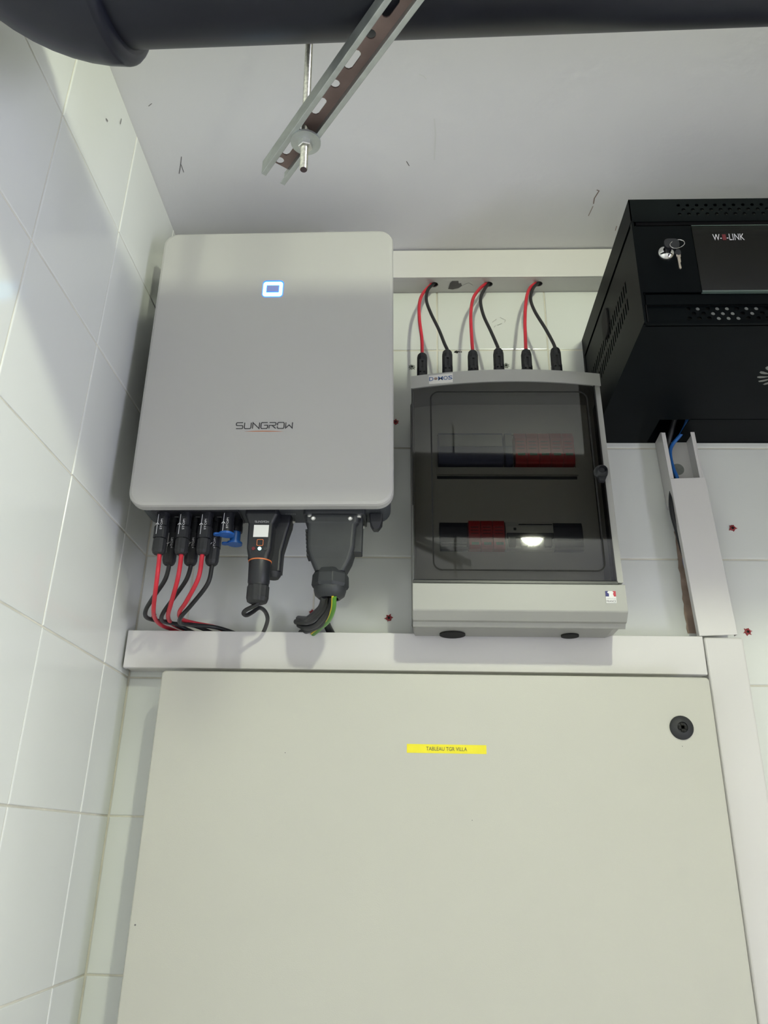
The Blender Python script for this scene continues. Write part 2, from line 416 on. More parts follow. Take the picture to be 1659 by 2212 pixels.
# web with alternating round and long slots; the rod passes one of the holes
along = (nut-end0).dot(dv)
mb = MB(); pitch = 0.0305; a = 0.0
k0 = along - 0.0152 - pitch*int(along/pitch+0.01)
WP = lambda a_, b_, t_: S(a_, b_, -t_)
if k0 > 0.012: mb.add([S(0.007, -HW, 0), S(0.007, HW, 0), S(k0, HW, 0), S(k0, -HW, 0)], [(0, 1, 2, 3)])
a = k0; idx = -int(along/pitch+0.01)
while a < LEN-pitch:
    hole = circ(0.0046) if idx % 2 == 0 else stadium(0.0068, 0.0043)
    perf_cell(mb, max(a, 0.007), a+pitch, -HW+TK, HW-TK, hole, WP, 0.0016, 24); a += pitch; idx += 1
mb.add([S(a, -HW, 0), S(a, HW, 0), S(LEN, HW, 0), S(LEN, -HW, 0)], [(0, 1, 2, 3)])
obj('channel_web', mb, 'zinc_brown_reflection', hang, label='brown tinged slotted inside face')
def rod_at(p, top, lowz):
    mb = MB(); lo = Vector((p.x, p.y, lowz)); d = top-lo; n = int(d.length/0.00125)
    prf = []
    for k in range(n):
        prf += [((k+0.0)/n, 0.0034), ((k+0.5)/n, 0.0040)]
    mb.lathe(lo, top, prf+[(1, 0.0034)], 12)
    o = obj('threaded_rod', mb, 'rod_steel', hang)
    obj('rod_end', MB().cyl(lo+Vector((0, 0, -0.0006)), lo+Vector((0, 0, 0.0004)), 0.0034, n=12), 'bolt_end', hang)
    wz = ZS-FH
    obj('washer', MB().lathe((p.x, p.y, wz), (p.x, p.y, wz-0.0022), [(0, 0.0145), (0, 0.0150), (1, 0.0150), (1, 0.0145)], 32), 'zinc', hang)
    mb = MB()
    hexr = lambda r, z: [Vector((p.x+r*math.cos(math.pi/3*j+0.3), p.y+r*math.sin(math.pi/3*j+0.3), z)) for j in range(6)]
    mb.loft([hexr(0.0073, wz-0.0022), hexr(0.0073, wz-0.0078), hexr(0.0064, wz-0.0086)])
    obj('hex_nut', mb, 'zinc_bright', hang)
lowz = PY(660, 366, nut.y).z
rod_at(nut, Vector((nut.x-0.012, nut.y+0.004, CEIL+0.01)), lowz)
n2 = nut+dv*0.352
rod_at(n2, Vector((n2.x, n2.y, CEIL+0.01)), lowz)

# ================================================================== cable trunking
def trunk_h(name, label, x0, x1, z0, z1, d, holes=()):
    t = thing(name, label, 'trunking', ((x0+x1)/2, 0, z0))
    mb = MB().box(x0, x1, -0.002, 0.0, z0, z1)
    # sides: underside (with holes) and top edge
    mb2 = MB(); cells = sorted(holes); a = x0; P = lambda a_, b_, t_: (a_, b_, z0+t_)
    hw = 0.012
    for h in cells:
        if h-hw > a: mb.box(a, h-hw, -d+0.0025, -0.002, z0, z0+0.0018)
        perf_cell(mb, h-hw, h+hw, -d+0.0025, -0.002, circ(0.0072), P, 0.0018, 20); a = h+hw
    mb.box(a, x1, -d+0.0025, -0.002, z0, z0+0.0018)
    obj('base', mb, 'trunk_pvc', t)
    return t
UT = trunk_h('cable_trunking', 'white plastic trunking along the ceiling with three solar cable pairs entering below', 0.004, 0.99, 2.386, 2.446, 0.045, (0.4746, 0.5755, 0.6672))
obj('cover', MB().box(0.004, 0.99, -0.045, -0.0425, 2.3845, 2.447).box(0.004, 0.99, -0.0425, -0.034, 2.3845, 2.3862).box(0.004, 0.99, -0.0425, -0.002, 2.4452, 2.447), 'trunk_pvc', UT, bevel=0.0012)
# torn tape on its underside
tz = 2.3855
tp = [PZ(u, v, tz) for u, v in ((968, 624), (972, 612), (978, 606), (990, 605), (991, 613), (996, 612), (998, 617), (990, 622), (978, 625))]
obj('torn_tape', MB().loft([[Vector((p.x, p.y, tz)) for p in tp], [Vector((p.x, p.y, tz-0.0004)) for p in tp]]), 'torn_tape', UT, label='torn dark grey tape remnant')
tp = [PZ(u, v, tz) for u, v in ((990, 623), (999, 617), (1012, 611), (1021, 616), (1021, 627), (985, 626))]
obj('torn_paper', MB().loft([[Vector((p.x, p.y, tz)) for p in tp], [Vector((p.x, p.y, tz-0.0003)) for p in tp]]), 'trunk_pvc', UT)

BT0, BT1, BZ0, BZ1, BD = 0.004, 0.8685, 1.6655, 1.7205, 0.042
t = thing('cable_trunking', 'white plastic trunking lying along the top of the large cream cabinet', 'trunking', (0.43, 0, BZ0))
BT = t
obj('base', MB().box(BT0, BT1, -0.002, 0, BZ0, BZ1-0.004).box(BT0, BT1, -BD+0.003, -0.002, BZ0, BZ0+0.002), 'trunk_pvc', t)
obj('cover', MB().box(BT0, BT1, -BD, -BD+0.0022, BZ0-0.002, BZ1).box(BT0, BT1, -BD+0.0022, -BD+0.012, BZ0-0.0024, BZ0-0.0003), 'trunk_pvc', t, bevel=0.0010)
# upright, lower length beside the cabinet
t = thing('cable_trunking', 'upright white trunking beside the large cream cabinet', 'trunking', (0.90, 0, 0.0))
obj('base', MB().box(0.871, 0.927, -0.03, 0, 0.0, 1.7150), 'trunk_pvc', t)
obj('cover', MB().box(0.8705, 0.9278, -0.042, -0.010, 0.0, 1.7195), 'trunk_pvc', t, bevel=0.0035, seg=3)
# upright, upper length: leaning, lid slipped down from an open base
lean = -math.atan2(0.0122, 0.26)
org = Vector((0.8926, 0, 1.7215))
t = thing('cable_trunking', 'leaning white trunking with its lid slipped down below the black network cabinet', 'trunking', org, roty=lean)
HW2 = 0.0282; topl = 0.350; cutl = 0.228
b0 = Vector((0, 0, 0))
mb = MB()
def OB(x0, x1, y0, y1, z0, z1): mb.box(org.x+x0, org.x+x1, y0, y1, org.z+z0, org.z+z1)
OB(-HW2+0.001, HW2-0.001, -0.0024, -0.0006, cutl-0.006, topl-0.004)
# left side wall with a slanted cut at its lower end
mb.prism([(-0.0006, org.z+cutl-0.004), (-0.0006, org.z+topl-0.004), (-0.034, org.z+topl-0.0015), (-0.038, org.z+topl-0.004), (-0.038, org.z+cutl+0.010)], 'x', org.x-HW2+0.001, org.x-HW2+0.003)
OB(HW2-0.003, HW2-0.001, -0.038, -0.0006, cutl-0.004, topl-0.004)
OB(-HW2+0.003, -HW2+0.0075, -0.038, -0.036, cutl+0.010, topl-0.004); OB(HW2-0.0075, HW2-0.003, -0.038, -0.036, cutl+0.010, topl-0.004)
obj('base', mb, 'trunk_pvc', t, bevel=0.0004)
mb = MB()
OB(-HW2, HW2, -0.0415, -0.0395, 0.001, 0.260); OB(-HW2, -HW2+0.0014, -0.0395, -0.030, 0.001, 0.260); OB(HW2-0.0014, HW2, -0.0395, -0.030, 0.001, 0.260)
obj('cover', mb, 'trunk_pvc', t, bevel=0.0008)
kn = PY(1464, 1014, -0.0026)
mb = MB().cyl((kn.x, -0.0026, kn.z), (kn.x, -0.0029, kn.z), 0.0105, n=24); mb.v = [org+Matrix.Rotation(-lean, 3, 'Y') @ (p-org) for p in mb.v]
obj('knockout_hole', mb, 'plug_grey', t, label='dark round knockout')

# ================================================================== data cables
def path(pts): return [PY(u, v, y) for u, v, y in pts]
def cable(name, pts, r, m, label, group=None, sub=7, n=12):
    q = path(pts) if len(pts[0]) == 3 else pts
    o = obj(name, MB().tube(q, r, n, sub), m, loc=q[-1]); return tag(o, label, 'cable', group)
cable('network_cable', [(1486, 900, -0.045), (1482, 915, -0.035), (1471, 938, -0.028), (1455, 957, -0.024), (1448, 972, -0.023), (1449, 992, -0.024), (1455, 1014, -0.025), (1464, 1036, -0.026), (1480, 1090, -0.024), (1484, 1150, -0.016), (1478, 1206, -0.008), (1490, 1250, -0.008)], 0.0031, 'blue_cable', 'blue data cable dropping from the black cabinet into the open trunking')
cable('network_cable', [(1461, 896, -0.045), (1455, 915, -0.032), (1446, 948, -0.022), (1443, 972, -0.015), (1447, 1000, -0.015), (1455, 1036, -0.016), (1450, 1075, -0.030), (1453, 1110, -0.030), (1464, 1150, -0.026), (1478, 1200, -0.018)], 0.0042, 'black_cable', 'black data cable behind the blue one in the open trunking')  # lower run extended to stand for the dark gap behind the lid

# ================================================================== large cream cabinet
CX0, CX1, CZ1, CD = 0.0800, 0.8522, 1.6500, 0.090
t = thing('electrical_cabinet', 'large cream steel electrical cabinet with yellow name strip and black lock', 'cabinet', ((CX0+CX1)/2, 0, 0.75)); CAB = t
obj('body', MB().box(CX0+0.004, CX1-0.004, -CD+0.020, -0.003, 0.752, CZ1-0.003), 'panel_cream', t, bevel=0.002)
rr = MB(); rr_slab(rr, CX0, CX1, 0.75, CZ1, 0.006, -CD, -CD+0.018, 0.0022)
door = obj('door', rr, 'panel_cream', t)
k = PY(1472, 1572, -CD)
lk = obj('lock', MB().lathe((k.x, -CD, k.z), (k.x, -CD-0.006, k.z), [(0, 0.0160), (0.35, 0.0158), (0.8, 0.0125), (1.0, 0.0072), (0.6, 0.0066)], 32, True, True), 'black_matte', t, label='round black quarter-turn lock')
mb = MB()
for sg in (0, 1): 
    mb.box(k.x-0.0058*(1-sg)-0.0022*sg, k.x+0.0058*(1-sg)+0.0022*sg, -CD-0.0063, -CD-0.0040, k.z-0.0058*sg-0.0022*(1-sg), k.z+0.0058*sg+0.0022*(1-sg))
obj('keyway', mb, 'hole_dark', lk)
a = PY(879, 1607, -CD); b = PY(1051, 1629, -CD)
ctr = ((a.x+b.x)/2, (a.z+b.z)/2)
lab = obj('name_strip', MB().box(a.x, b.x, -CD-0.0004, -CD, b.z, a.z), 'label_yellow', t, label='yellow strip lettered TABLEAU TGR VILLA')
obj('lettering', text_mb('TABLEAU TGR VILLA', lambda x, z: (ctr[0]+x, -CD-0.0006, ctr[1]+z), width=0.0555, height=0.0050), 'dark_print', lab)
for u, v, r_ in ((616, 1626, 0.0007), (292, 1998, 0.0012), (1020, 1772, 0.0006), (1474, 1612, 0.0005)):
    p = PY(u, v, -CD); obj('paint_chip', MB().cyl((p.x, -CD-0.0003, p.z), (p.x, -CD+0.0002, p.z), r_, n=7), 'scuff', t)

# ================================================================== inverter
IX0, IX1, IZ0, IZ1, IY = 0.0355, 0.4075, 1.8545, 2.3385, -0.215
irot = 0.0; INV0 = Vector(((IX0+IX1)/2, 0, IZ0))
inv = thing('solar_inverter', 'white wall-mounted solar inverter with glowing blue ring and SUNGROW lettering', 'inverter', INV0)
SH = -0.0172   # hangs a touch out of plumb: x shift per metre of height
def lean_inv(mb):
    c = Vector(((IX0+IX1)/2, 0, (IZ0+IZ1)/2))
    mb.v = [Vector((p.x+(p.z-c.z)*SH, p.y, p.z+(p.x-c.x)*0.010)) for p in mb.v]; return mb
mb = MB(); rr_slab(mb, IX0, IX1, IZ0, IZ1, 0.0235, IY, -0.199, 0.0050, n=8, steps=2)
obj('front_cover', lean_inv(mb), 'inverter_white', inv)
mb = MB(); rr_slab(mb, IX0+0.006, IX1-0.006, IZ0+0.0045, IZ1-0.006, 0.018, -0.1988, -0.139, 0.002)
obj('chassis', lean_inv(mb), 'inverter_dark', inv)
mb = MB().box(IX0+0.03, IX1-0.03, -0.139, -0.030, 1.945, 2.29)
for k in range(24):
    xx = IX0+0.034+k*0.0131; mb.box(xx, xx+0.0025, -0.030, -0.012, 1.945, 2.29)
obj('heatsink', lean_inv(mb), 'heatsink', inv)
obj('wall_bracket', MB().box(0.12, 0.34, -0.012, 0, 2.19, 2.26), 'zinc', inv)
LC = PY(589.5, 624, IY)
def ring_plate(mb, o, i, y, P=None):
    n = len(o); mb.add([(p[0], y, p[1]) for p in o]+[(p[0], y, p[1]) for p in i], [(j, (j+1) % n, n+(j+1) % n, n+j) for j in range(n)])
hx, hz = 0.0165, 0.0160
mb = MB(); mb.prism(rrect(LC.x-hx, LC.x+hx, LC.z-hz, LC.z+hz, 0.006), 'y', IY-0.0002, IY+0.001)
st = obj('status_window', mb, 'led_blue', inv, label='blue lit status window')
mb = MB(); ring_plate(mb, rrect(LC.x-hx+0.001, LC.x+hx-0.001, LC.z-hz+0.001, LC.z+hz-0.0025, 0.005), rrect(LC.x-0.0100, LC.x+0.0098, LC.z-0.0072, LC.z+0.0066, 0.0008), IY-0.0005)
obj('light_ring', mb, 'led_cyan', st)
mb = MB(); mb.prism(rrect(LC.x-0.0092, LC.x+0.0090, LC.z-0.0056, LC.z+0.0062, 0.0008), 'y', IY-0.0006, IY)
obj('window_pad', mb, 'led_pad', st)
GL = {'S': [[(1.3,1),(.12,1),(0,.9),(0,.62),(.12,.52),(1.18,.52),(1.3,.42),(1.3,.1),(1.18,0),(0,0)]],
      'U': [[(0,1),(0,.15),(.15,0),(1.12,0),(1.3,.15),(1.3,1)]], 'N': [[(0,0),(0,1),(1.3,0),(1.3,1)]],
      'G': [[(1.3,1),(.15,1),(0,.85),(0,.15),(.15,0),(1.15,0),(1.3,.14),(1.3,.55),(.6,.55)]],
      'R': [[(0,1),(1.15,1),(1.3,.88),(1.3,.66),(1.15,.52),(0,.52),(0,0)],[(.55,.52),(1.3,0)]],
      'O': [[(0,.5),(0,.85),(.15,1),(1.15,1),(1.3,.85),(1.3,.15),(1.15,0),(.15,0),(0,.15),(0,.36)]],
      'W': [[(0,1),(0,0.05),(.65,.58),(1.3,0.05),(1.3,1)]]}
def sungrow(P, wd, ht, stroke=0.14):
    mb = MB(); x = 0; tot = 7*1.3+6*0.33
    for ch in 'SUNGROW':
        for sset in GL[ch]: ribbon(mb, [((x+p[0])*wd/tot-wd/2, (p[1]-0.5)*ht) for p in sset], stroke*ht, P)
        x += 1.63
    return mb
TC = (PY(571, 919.5, IY).x, PY(571, 919.5, IY).z)
obj('brand_lettering', sungrow(lambda x, z: (TC[0]+x, IY-0.0004, TC[1]+z+x*0.008), 0.0815, 0.0098), 'dark_print', inv, label='dark SUNGROW lettering')
mb = MB(); n = 14; up = []; dn = []
for k in range(n+1):
    s = k/n*2-1; x = s*0.0285; zc = TC[1]-0.0098+0.0006*(1-s*s); th_ = 0.0011*(1-s*s)+0.00005
    up.append((TC[0]+x, IY-0.0004, zc+th_/2)); dn.append((TC[0]+x, IY-0.0004, zc-th_/2))
mb.add(up+dn, [(k, k+1, n+2+k, n+1+k) for k in range(n)])
obj('brand_swoosh', mb, 'orange_print', inv, label='thin orange swoosh under the lettering')
PLZ = IZ0+0.0045     # bottom plate level
# DC switch tab at the right of the bottom plate
p0 = PY(811, 1104, -0.165); p1 = PY(812, 1146, -0.165)
mb = MB(); sec = lambda z, wx, wy: [(p1.x-wx, -0.165-wy, z), (p1.x+wx, -0.165-wy, z), (p1.x+wx, -0.165+wy, z), (p1.x-wx, -0.165+wy, z)]
mb.loft([sec(PLZ, 0.0095, 0.012), sec(PLZ-0.012, 0.0085, 0.011), sec(p1.z+0.004, 0.0060, 0.008), sec(p1.z, 0.0035, 0.006)])
obj('dc_switch', mb, 'black_plastic', inv, bevel=0.0015)
# socket block and port lettering on the bottom plate
obj('socket_strip', MB().box(0.066, 0.192, -0.190, -0.143, PLZ-0.003, PLZ), 'black_plastic', inv, bevel=0.001)
for x in (0.0985, 0.129, 0.160):
    obj('port_mark', MB().box(x-.004, x+.004, -.1685, -.1675, PLZ-.0034, PLZ-.0028), 'grey_print', inv)
c2 = PZ(628, 1110, PLZ)
obj('port_lettering', text_mb('COM2', lambda a_, z: (c2.x+a_, c2.y-z, PLZ-0.0004), width=0.015, height=0.0042), 'grey_print', inv)
p = PZ(632, 1124, PLZ)
obj('earth_screw', MB().lathe((p.x, p.y, PLZ), (p.x, p.y, PLZ-0.005), [(0, 0.0042), (0.6, 0.0042), (1, 0.002)], 12), 'zinc_bright', inv)

# --- plugs and cables under the inverter
def mc4(mb_only, x, y, z0, z1, r=0.0095, ribbed=True):
    """solar plug body hanging from z0 down to z1: square latch collar, barrel and ribbed cap nut"""
    h = z0-z1; mb = MB()
    sq = lambda z, a, b: [(x+px*a, y+py*b, z) for px, py in ((-1, -.6), (-.6, -1), (.6, -1), (1, -.6), (1, .6), (.6, 1), (-.6, 1), (-1, .6))]
    mb.loft([sq(z0, r*.85, r*.8), sq(z0-h*.32, r*.85, r*.8), sq(z0-h*.34, r*.98, r*.92), sq(z0-h*.62, r*.98, r*.92)])
    nut = MB(); n = 24; rings = []
    for tt, rr_ in ((.62, .90), (.64, 1.0), (.90, 1.0), (.97, .86), (1.0, .62)):
        rings.append([(x+r*rr_*(1.0 if j % 2 else .95)*math.cos(2*math.pi*j/n), y+r*rr_*(1.0 if j % 2 else .95)*math.sin(2*math.pi*j/n), z0-h*tt) for j in range(n)])
    nut.loft(rings)
    return mb, nut
def plug_print(parent, x, y, zc, up=True):
    P = lambda a, z: (x+0.0022-z, y, zc+a)
    obj('warning_lettering', text_mb('STOP!', P, width=0.016, height=0.0030), 'white_print', parent)
    mb = MB(); ribbon(mb, [(-0.0035, -0.015), (-0.0035, 0.015)], 0.0007, lambda a, z: (x+a, y, zc+z))
    s = 1 if up else -1
    ribbon(mb, [(-0.0060, -0.001*s), (-0.0035, 0.0022*s), (-0.0010, -0.001*s)], 0.0008, lambda a, z: (x+a, y, zc+z))
    obj('arrow_print', mb, 'white_print', parent)
YF, YR = -0.178, -0.1565
fx = [PZ(u, 1108, PLZ).x+0.0005 for u in (355, 402, 448, 494)]
rx = [PZ(u, 1119, PLZ).x+0.004 for u in (372, 417, 462, 507)]
nums = ['nearest the tiled side wall', 'in the middle pair', 'beside the blue caps']
redp = [[(344, 1205), (339, 1250), (332, 1310), (334, 1334), (348, 1350), (372, 1360), (400, 1371)],
        [(391, 1205), (384, 1250), (369, 1305), (363, 1330), (369, 1345), (390, 1356), (430, 1370)],
        [(436, 1205), (428, 1250), (402, 1300), (388, 1322), (392, 1337), (420, 1346), (470, 1356), (505, 1372)]]
blkp = [[(364, 1228), (355, 1255), (330, 1292), (315, 1318), (316, 1333), (335, 1340), (365, 1344), (400, 1358), (430, 1372)],
        [(411, 1228), (401, 1255), (375, 1292), (352, 1325), (351, 1341), (375, 1347), (420, 1352), (470, 1372)],
        [(457, 1228), (448, 1262), (415, 1305), (391, 1333), (391, 1347), (420, 1350), (470, 1356), (520, 1372)]]
for k in range(3):
    for col, xx, yy, zb, pp_, cm, lb in (('red', fx[k], YF, PY(345, 1198, YF).z, redp[k], 'red_cable', 'red solar cable'), ('black', rx[k], YR, PY(372, 1221, YR).z, blkp[k], 'black_cable', 'black solar cable')):
        t = thing('solar_cable', '%s and plug under the inverter, %s' % (lb, nums[k]), 'cable', (xx, yy, PLZ), 'cables under the inverter')
        body, nt_ = mc4(None, xx, yy, PLZ-0.003, zb)
        pb = obj('plug', body, 'black_plastic', t, bevel=0.0008)
        obj('cap_nut', nt_, 'black_matte', pb)
        obj('plug_socket', MB().cyl((xx, yy, PLZ-0.0085), (xx, yy, PLZ-0.0030), 0.0093, n=20), 'black_plastic', pb)
        if col == 'red': plug_print(pb, xx-0.0005, yy-0.0095*0.95, PLZ-0.022, True)
        else: plug_print(pb, xx+0.001, yy-0.0095*0.95, PLZ-0.042, False)
        yend = -0.011-0.0035*k if col == 'red' else -0.0255-0.0035*k
        m_ = len(pp_); depth = [yy]*2+[yy+(yend-yy)*(i/(m_-3))**1.0 for i in range(1, m_-2)]+[yend]
        q = [Vector((xx, yy, zb+0.006))]+[PY(u, v, depth[min(i, len(depth)-1)]) for i, (u, v) in enumerate(pp_)]
        obj('wire', MB().tube(q, 0.0031, 12, 7), cm, t)
# spare inputs closed by blue caps
for kind, xx, yy, z1, lb in (('front', fx[3], YF, PY(487, 1153, YF).z, 'bright blue cap closing the front spare solar input'), ('rear', rx[3]-0.0005, YR, PY(500, 1173, YR).z, 'darker blue cap hanging from the rear spare solar input')):
    zt = PLZ-0.003; zm = zt-0.030
    body = MB().lathe((xx, yy, zt), (xx, yy, zm if kind == 'front' else zt-0.019), [(0, 0.0090), (0.5, 0.0090), (0.55, 0.0096), (1, 0.0096)], 20)
    so = obj('spare_socket', body, 'black_plastic', inv)
    if kind == 'front': plug_print(so, xx, yy-0.0098, PLZ-0.020, True)
    t = thing('dust_cap', lb, 'cap', (xx, yy, z1), 'blue dust caps')
    zs0 = zm if kind == 'front' else zt-0.019
    obj('plug', MB().cyl((xx, yy, zs0), (xx, yy, z1+0.002), 0.0075, n=20), 'blue_cap', t)
    z1 -= 0.0025; mb = MB(); out = [(xx+0.0108*math.cos(2*math.pi*j/28), yy+0.0108*math.sin(2*math.pi*j/28)) for j in range(28)]
    mb.loft([[(x_, y_, z1) for x_, y_ in out], [(x_, y_, z1+0.0032) for x_, y_ in out]])
    tg = rrect(xx-0.0185, xx-0.006, yy-0.0045, yy+0.0045, 0.004, 5)
    mb.loft([[(x_, y_, z1+0.0003) for x_, y_ in tg], [(x_, y_, z1+0.0029) for x_, y_ in tg]])
    obj('flange', mb, 'blue_cap', t)
# communication stick
dx, dy = PY(565, 1160, -0.178).x, -0.178
t = thing('wifi_dongle', 'black communication stick with orange ring and blank white sticker under the inverter', 'dongle', (dx, dy, PLZ))
zA, zB, zC, zD = PLZ, PY(565, 1213, dy).z, PY(565, 1267, dy).z, PY(565, 1304, dy).z
mb = MB()
def rsec(z, hx_, hy_, r_, xo=0): return [(p[0], p[1], z) for p in rrect(dx+xo-hx_, dx+xo+hx_, dy-hy_, dy+hy_, r_, 5)]
mb.loft([rsec(zA, 0.0235, 0.015, 0.005), rsec(zA-0.008, 0.0235, 0.015, 0.005), rsec(zA-0.022, 0.0180, 0.014, 0.005), rsec(zB+0.016, 0.0172, 0.014, 0.005), rsec(zB+0.004, 0.0148, 0.0135, 0.006), rsec(zB, 0.0148, 0.0135, 0.006)])
bd = obj('body', mb, 'black_plastic', t, bevel=0.0008)
obj('sealing_ring', MB().cyl((dx+0.001, dy, zB), (dx+0.001, dy, zB-0.0016), 0.0162, n=32), 'orange_ring', t, label='thin orange ring')
obj('sleeve', MB().lathe((dx+0.0010, dy, zB-0.0016), (dx+0.0015, dy, zC), [(0, 0.0156), (0.85, 0.0150), (0.9, 0.0142), (1, 0.0142)], 28), 'black_plastic', t)
mb = MB(); n = 40; rings = []
for tt, rr_ in ((0, .94), (.04, 1.0), (.70, 1.0), (.92, .90), (1.0, .62)):
    rings.append([(dx+0.0015+0.0152*rr_*(1 if j % 4 < 2 else .965)*math.cos(2*math.pi*j/n), dy+0.0152*rr_*(1 if j % 4 < 2 else .965)*math.sin(2*math.pi*j/n), zC+(zD-zC)*tt) for j in range(n)])
mb.loft(rings); obj('gland_nut', mb, 'black_matte', t)
yf = dy-0.01425
a = PY(549, 1134, yf); b = PY(579, 1160, yf); xm = (a.x+b.x)/2
obj('sticker', MB().box(a.x, b.x, yf-0.0003, yf+0.0002, b.z, a.z), 'sticker_white', bd, label='blank white square sticker')
zz = PY(565, 1127, yf).z
obj('brand_lettering', sungrow(lambda x, z: (xm+x, yf-0.0002, zz+z), 0.0195, 0.0026, 0.2), 'grey_print', bd)
zz = PY(562, 1172, yf).z; mb = MB()
ring_plate(mb, rrect(xm-0.0046, xm+0.0046, zz-0.0048, zz+0.0048, 0.0016), rrect(xm-0.0039, xm+0.0039, zz-0.0041, zz+0.0041, 0.0012), yf-0.0003)
obj('button_ring', mb, 'orange_ring', bd)
zz = PY(562, 1185, yf).z
for sx_, mm, nm in ((-0.0085, 'red_print', 'indicator'), (0, 'led_green', 'indicator_light'), (0.0085, 'grey_plastic', 'indicator')):
    obj(nm, MB().cyl((xm+sx_, yf+0.0002, zz), (xm+sx_, yf-0.0006, zz), 0.0024, n=16), mm, bd)
q = path([(556, 1296, dy), (556, 1305, dy), (545, 1311, -0.172), (531, 1318, -0.165), (526, 1325, -0.155), (533, 1329, -0.148), (546, 1322, -0.14), (560, 1313, -0.13), (572, 1320, -0.11), (578, 1336, -0.085), (574, 1354, -0.055), (566, 1372, -0.024)])
obj('wire', MB().tube(q, 0.0030, 12, 7), 'black_cable', t)
# communication plug behind the stick
cxp, cyp = PY(600, 1150, -0.155).x, -0.155
t = thing('communication_plug', 'dark ribbed multi-pole plug just behind the communication stick', 'plug', (cxp, cyp, PLZ))
z2 = PY(600, 1195, cyp).z; z3 = PY(596, 1238, cyp).z; z4 = PY(590, 1250, cyp).z
mb = MB(); sec = lambda z, a_, b_, xo=0: [(p[0], p[1], z) for p in rrect(cxp+xo-a_, cxp+xo+a_, cyp-b_, cyp+b_, 0.004, 4)]
mb.loft([sec(PLZ, .0205, .015), sec(PLZ-.012, .0195, .015), sec(PLZ-.024, .0165, .014), sec(z2, .0125, .012, -.002), sec(z3, .0120, .012, -.002)])
obj('body', mb, 'black_plastic', t, bevel=0.001)
obj('cap_nut', MB().lathe((cxp-.002, cyp, z3), (cxp-.002, cyp, z4), [(0, .0122), (.5, .0112), (1, .0085)], 20), 'black_matte', t)
p = PZ(609, 1117, PLZ); obj('screw', MB().lathe((cxp+.016, cyp-.010, PLZ-.0005), (cxp+.016, cyp-.010, PLZ-.004), [(0, .0026), (.7, .0026), (1, .0012)], 12), 'zinc_bright', t)

# AC connector
ay = -0.168; ax = PY(718, 1170, ay).x
t = thing('ac_connector', 'large dark grey AC connector with gland nut and cable bundle under the inverter', 'connector', (ax, ay, PLZ))
fl0 = PZ(652, 1099, PLZ); fl1 = PZ(792, 1099, PLZ)
fx0, fx1 = fl0.x+0.002, fl1.x-0.002
mb = MB(); mb.prism(rrect(fx0, fx1, -0.195, -0.142, 0.006, 4), 'z', PLZ-0.008, PLZ); obj('mounting_flange', mb, 'grey_plastic', t, bevel=0.001)
z1 = PY(718, 1143, ay-.02).z; z2 = PY(718, 1198, ay).z; z3 = PY(718, 1240, ay).z
sec = lambda z, a_, b_, xo=0: [(p[0], p[1], z) for p in rrect(ax+xo-a_, ax+xo+a_, ay-b_, ay+b_, 0.006, 4)]
mb = MB(); mb.loft([sec(PLZ-.008, .0385, .022), sec(PLZ-.018, .0375, .022), sec(PLZ-.021, .0345, .0215), sec(z2+.006, .0335, .020, -.0005), sec(z2-.002, .0315, .019, -.0005), sec(z2-.012, .0285, .018), sec(z3, .0205, .0175)])
hb = obj('housing', mb, 'grey_plastic', t, bevel=0.001)
a = PY(772, 1198, ay); obj('side_latch', MB().box(ax+.0300, ax+.0425, ay-.010, ay+.012, a.z, PLZ-.006), 'grey_plastic', t, bevel=0.0015)
mb = MB()
for k in range(7):
    zz = PLZ-.026-k*.006; mb.box(ax-.0375+k*.0006, ax-.030, ay-.012, ay+.012, zz-.0034, zz)
obj('side_ribs', mb, 'grey_plastic', t)
for sx_, sy_ in ((fx0+.009, -.187), (fx1-.009, -.187), (fx0+.006, -.150), (fx1-.006, -.150)):
    obj('screw', MB().lathe((sx_, sy_, PLZ-.008), (sx_, sy_, PLZ-.0115), [(0, .0042), (.6, .0042), (1, .0028)], 16), 'zinc_bright', t)
for sx_ in (-.026, .026):
    obj('screw', MB().lathe((ax+sx_, ay-.021, PLZ-.013), (ax+sx_, ay-.0245, PLZ-.014), [(0, .0032), (.7, .0032), (1, .0018)], 14), 'zinc_bright', t)
z4 = PY(718, 1272, ay).z; z5 = PY(718, 1294, ay).z
hexr = lambda r_, z: [(ax+r_*math.cos(math.pi/4*j+.2), ay+r_*math.sin(math.pi/4*j+.2), z) for j in range(8)]
mb = MB(); mb.loft([hexr(.021, z3+.004), hexr(.0255, z3-.004), hexr(.0262, z4+.004), hexr(.024, z4)])
obj('gland_body', mb, 'grey_plastic', t, bevel=0.0008)
obj('gland_nut', MB().lathe((ax, ay, z4+.001), (ax, ay, z5), [(0, .0225), (.25, .0225), (.7, .0205), (1, .0150), (1, .0125), (.8, .0120)], 32), 'grey_plastic', t)
bund = [([(704, 1288), (698, 1315), (672, 1340), (655, 1344), (640, 1343)], 0), ([(712, 1288), (706, 1320), (685, 1348), (662, 1356), (646, 1350)], .006), ([(700, 1288), (693, 1312), (668, 1335), (656, 1337), (645, 1336)], -.004), ([(716, 1288), (712, 1320), (697, 1346), (670, 1360), (650, 1366)], .004)]
for i, (pp_, off) in enumerate(bund):
    yy = [ay-.004+off, -.150+off, -.10+off, -.060+off, -.024]
    obj('wire', MB().tube(path([(u, v, y) for (u, v), y in zip(pp_, yy)]), .0044, 12, 8), 'black_cable', t)
yg = [(722, 1288, ay-.012), (720, 1316, -.158), (710, 1340, -.120), (694, 1355, -.075), (676, 1370, -.040)]
q = path(yg); gw = obj('earth_wire', MB().tube(q, .0034, 12, 8), 'yellow_green', t, label='green and yellow earth wire')
q2 = [p+Vector((-.0020, -.0019, .0)) for p in q]
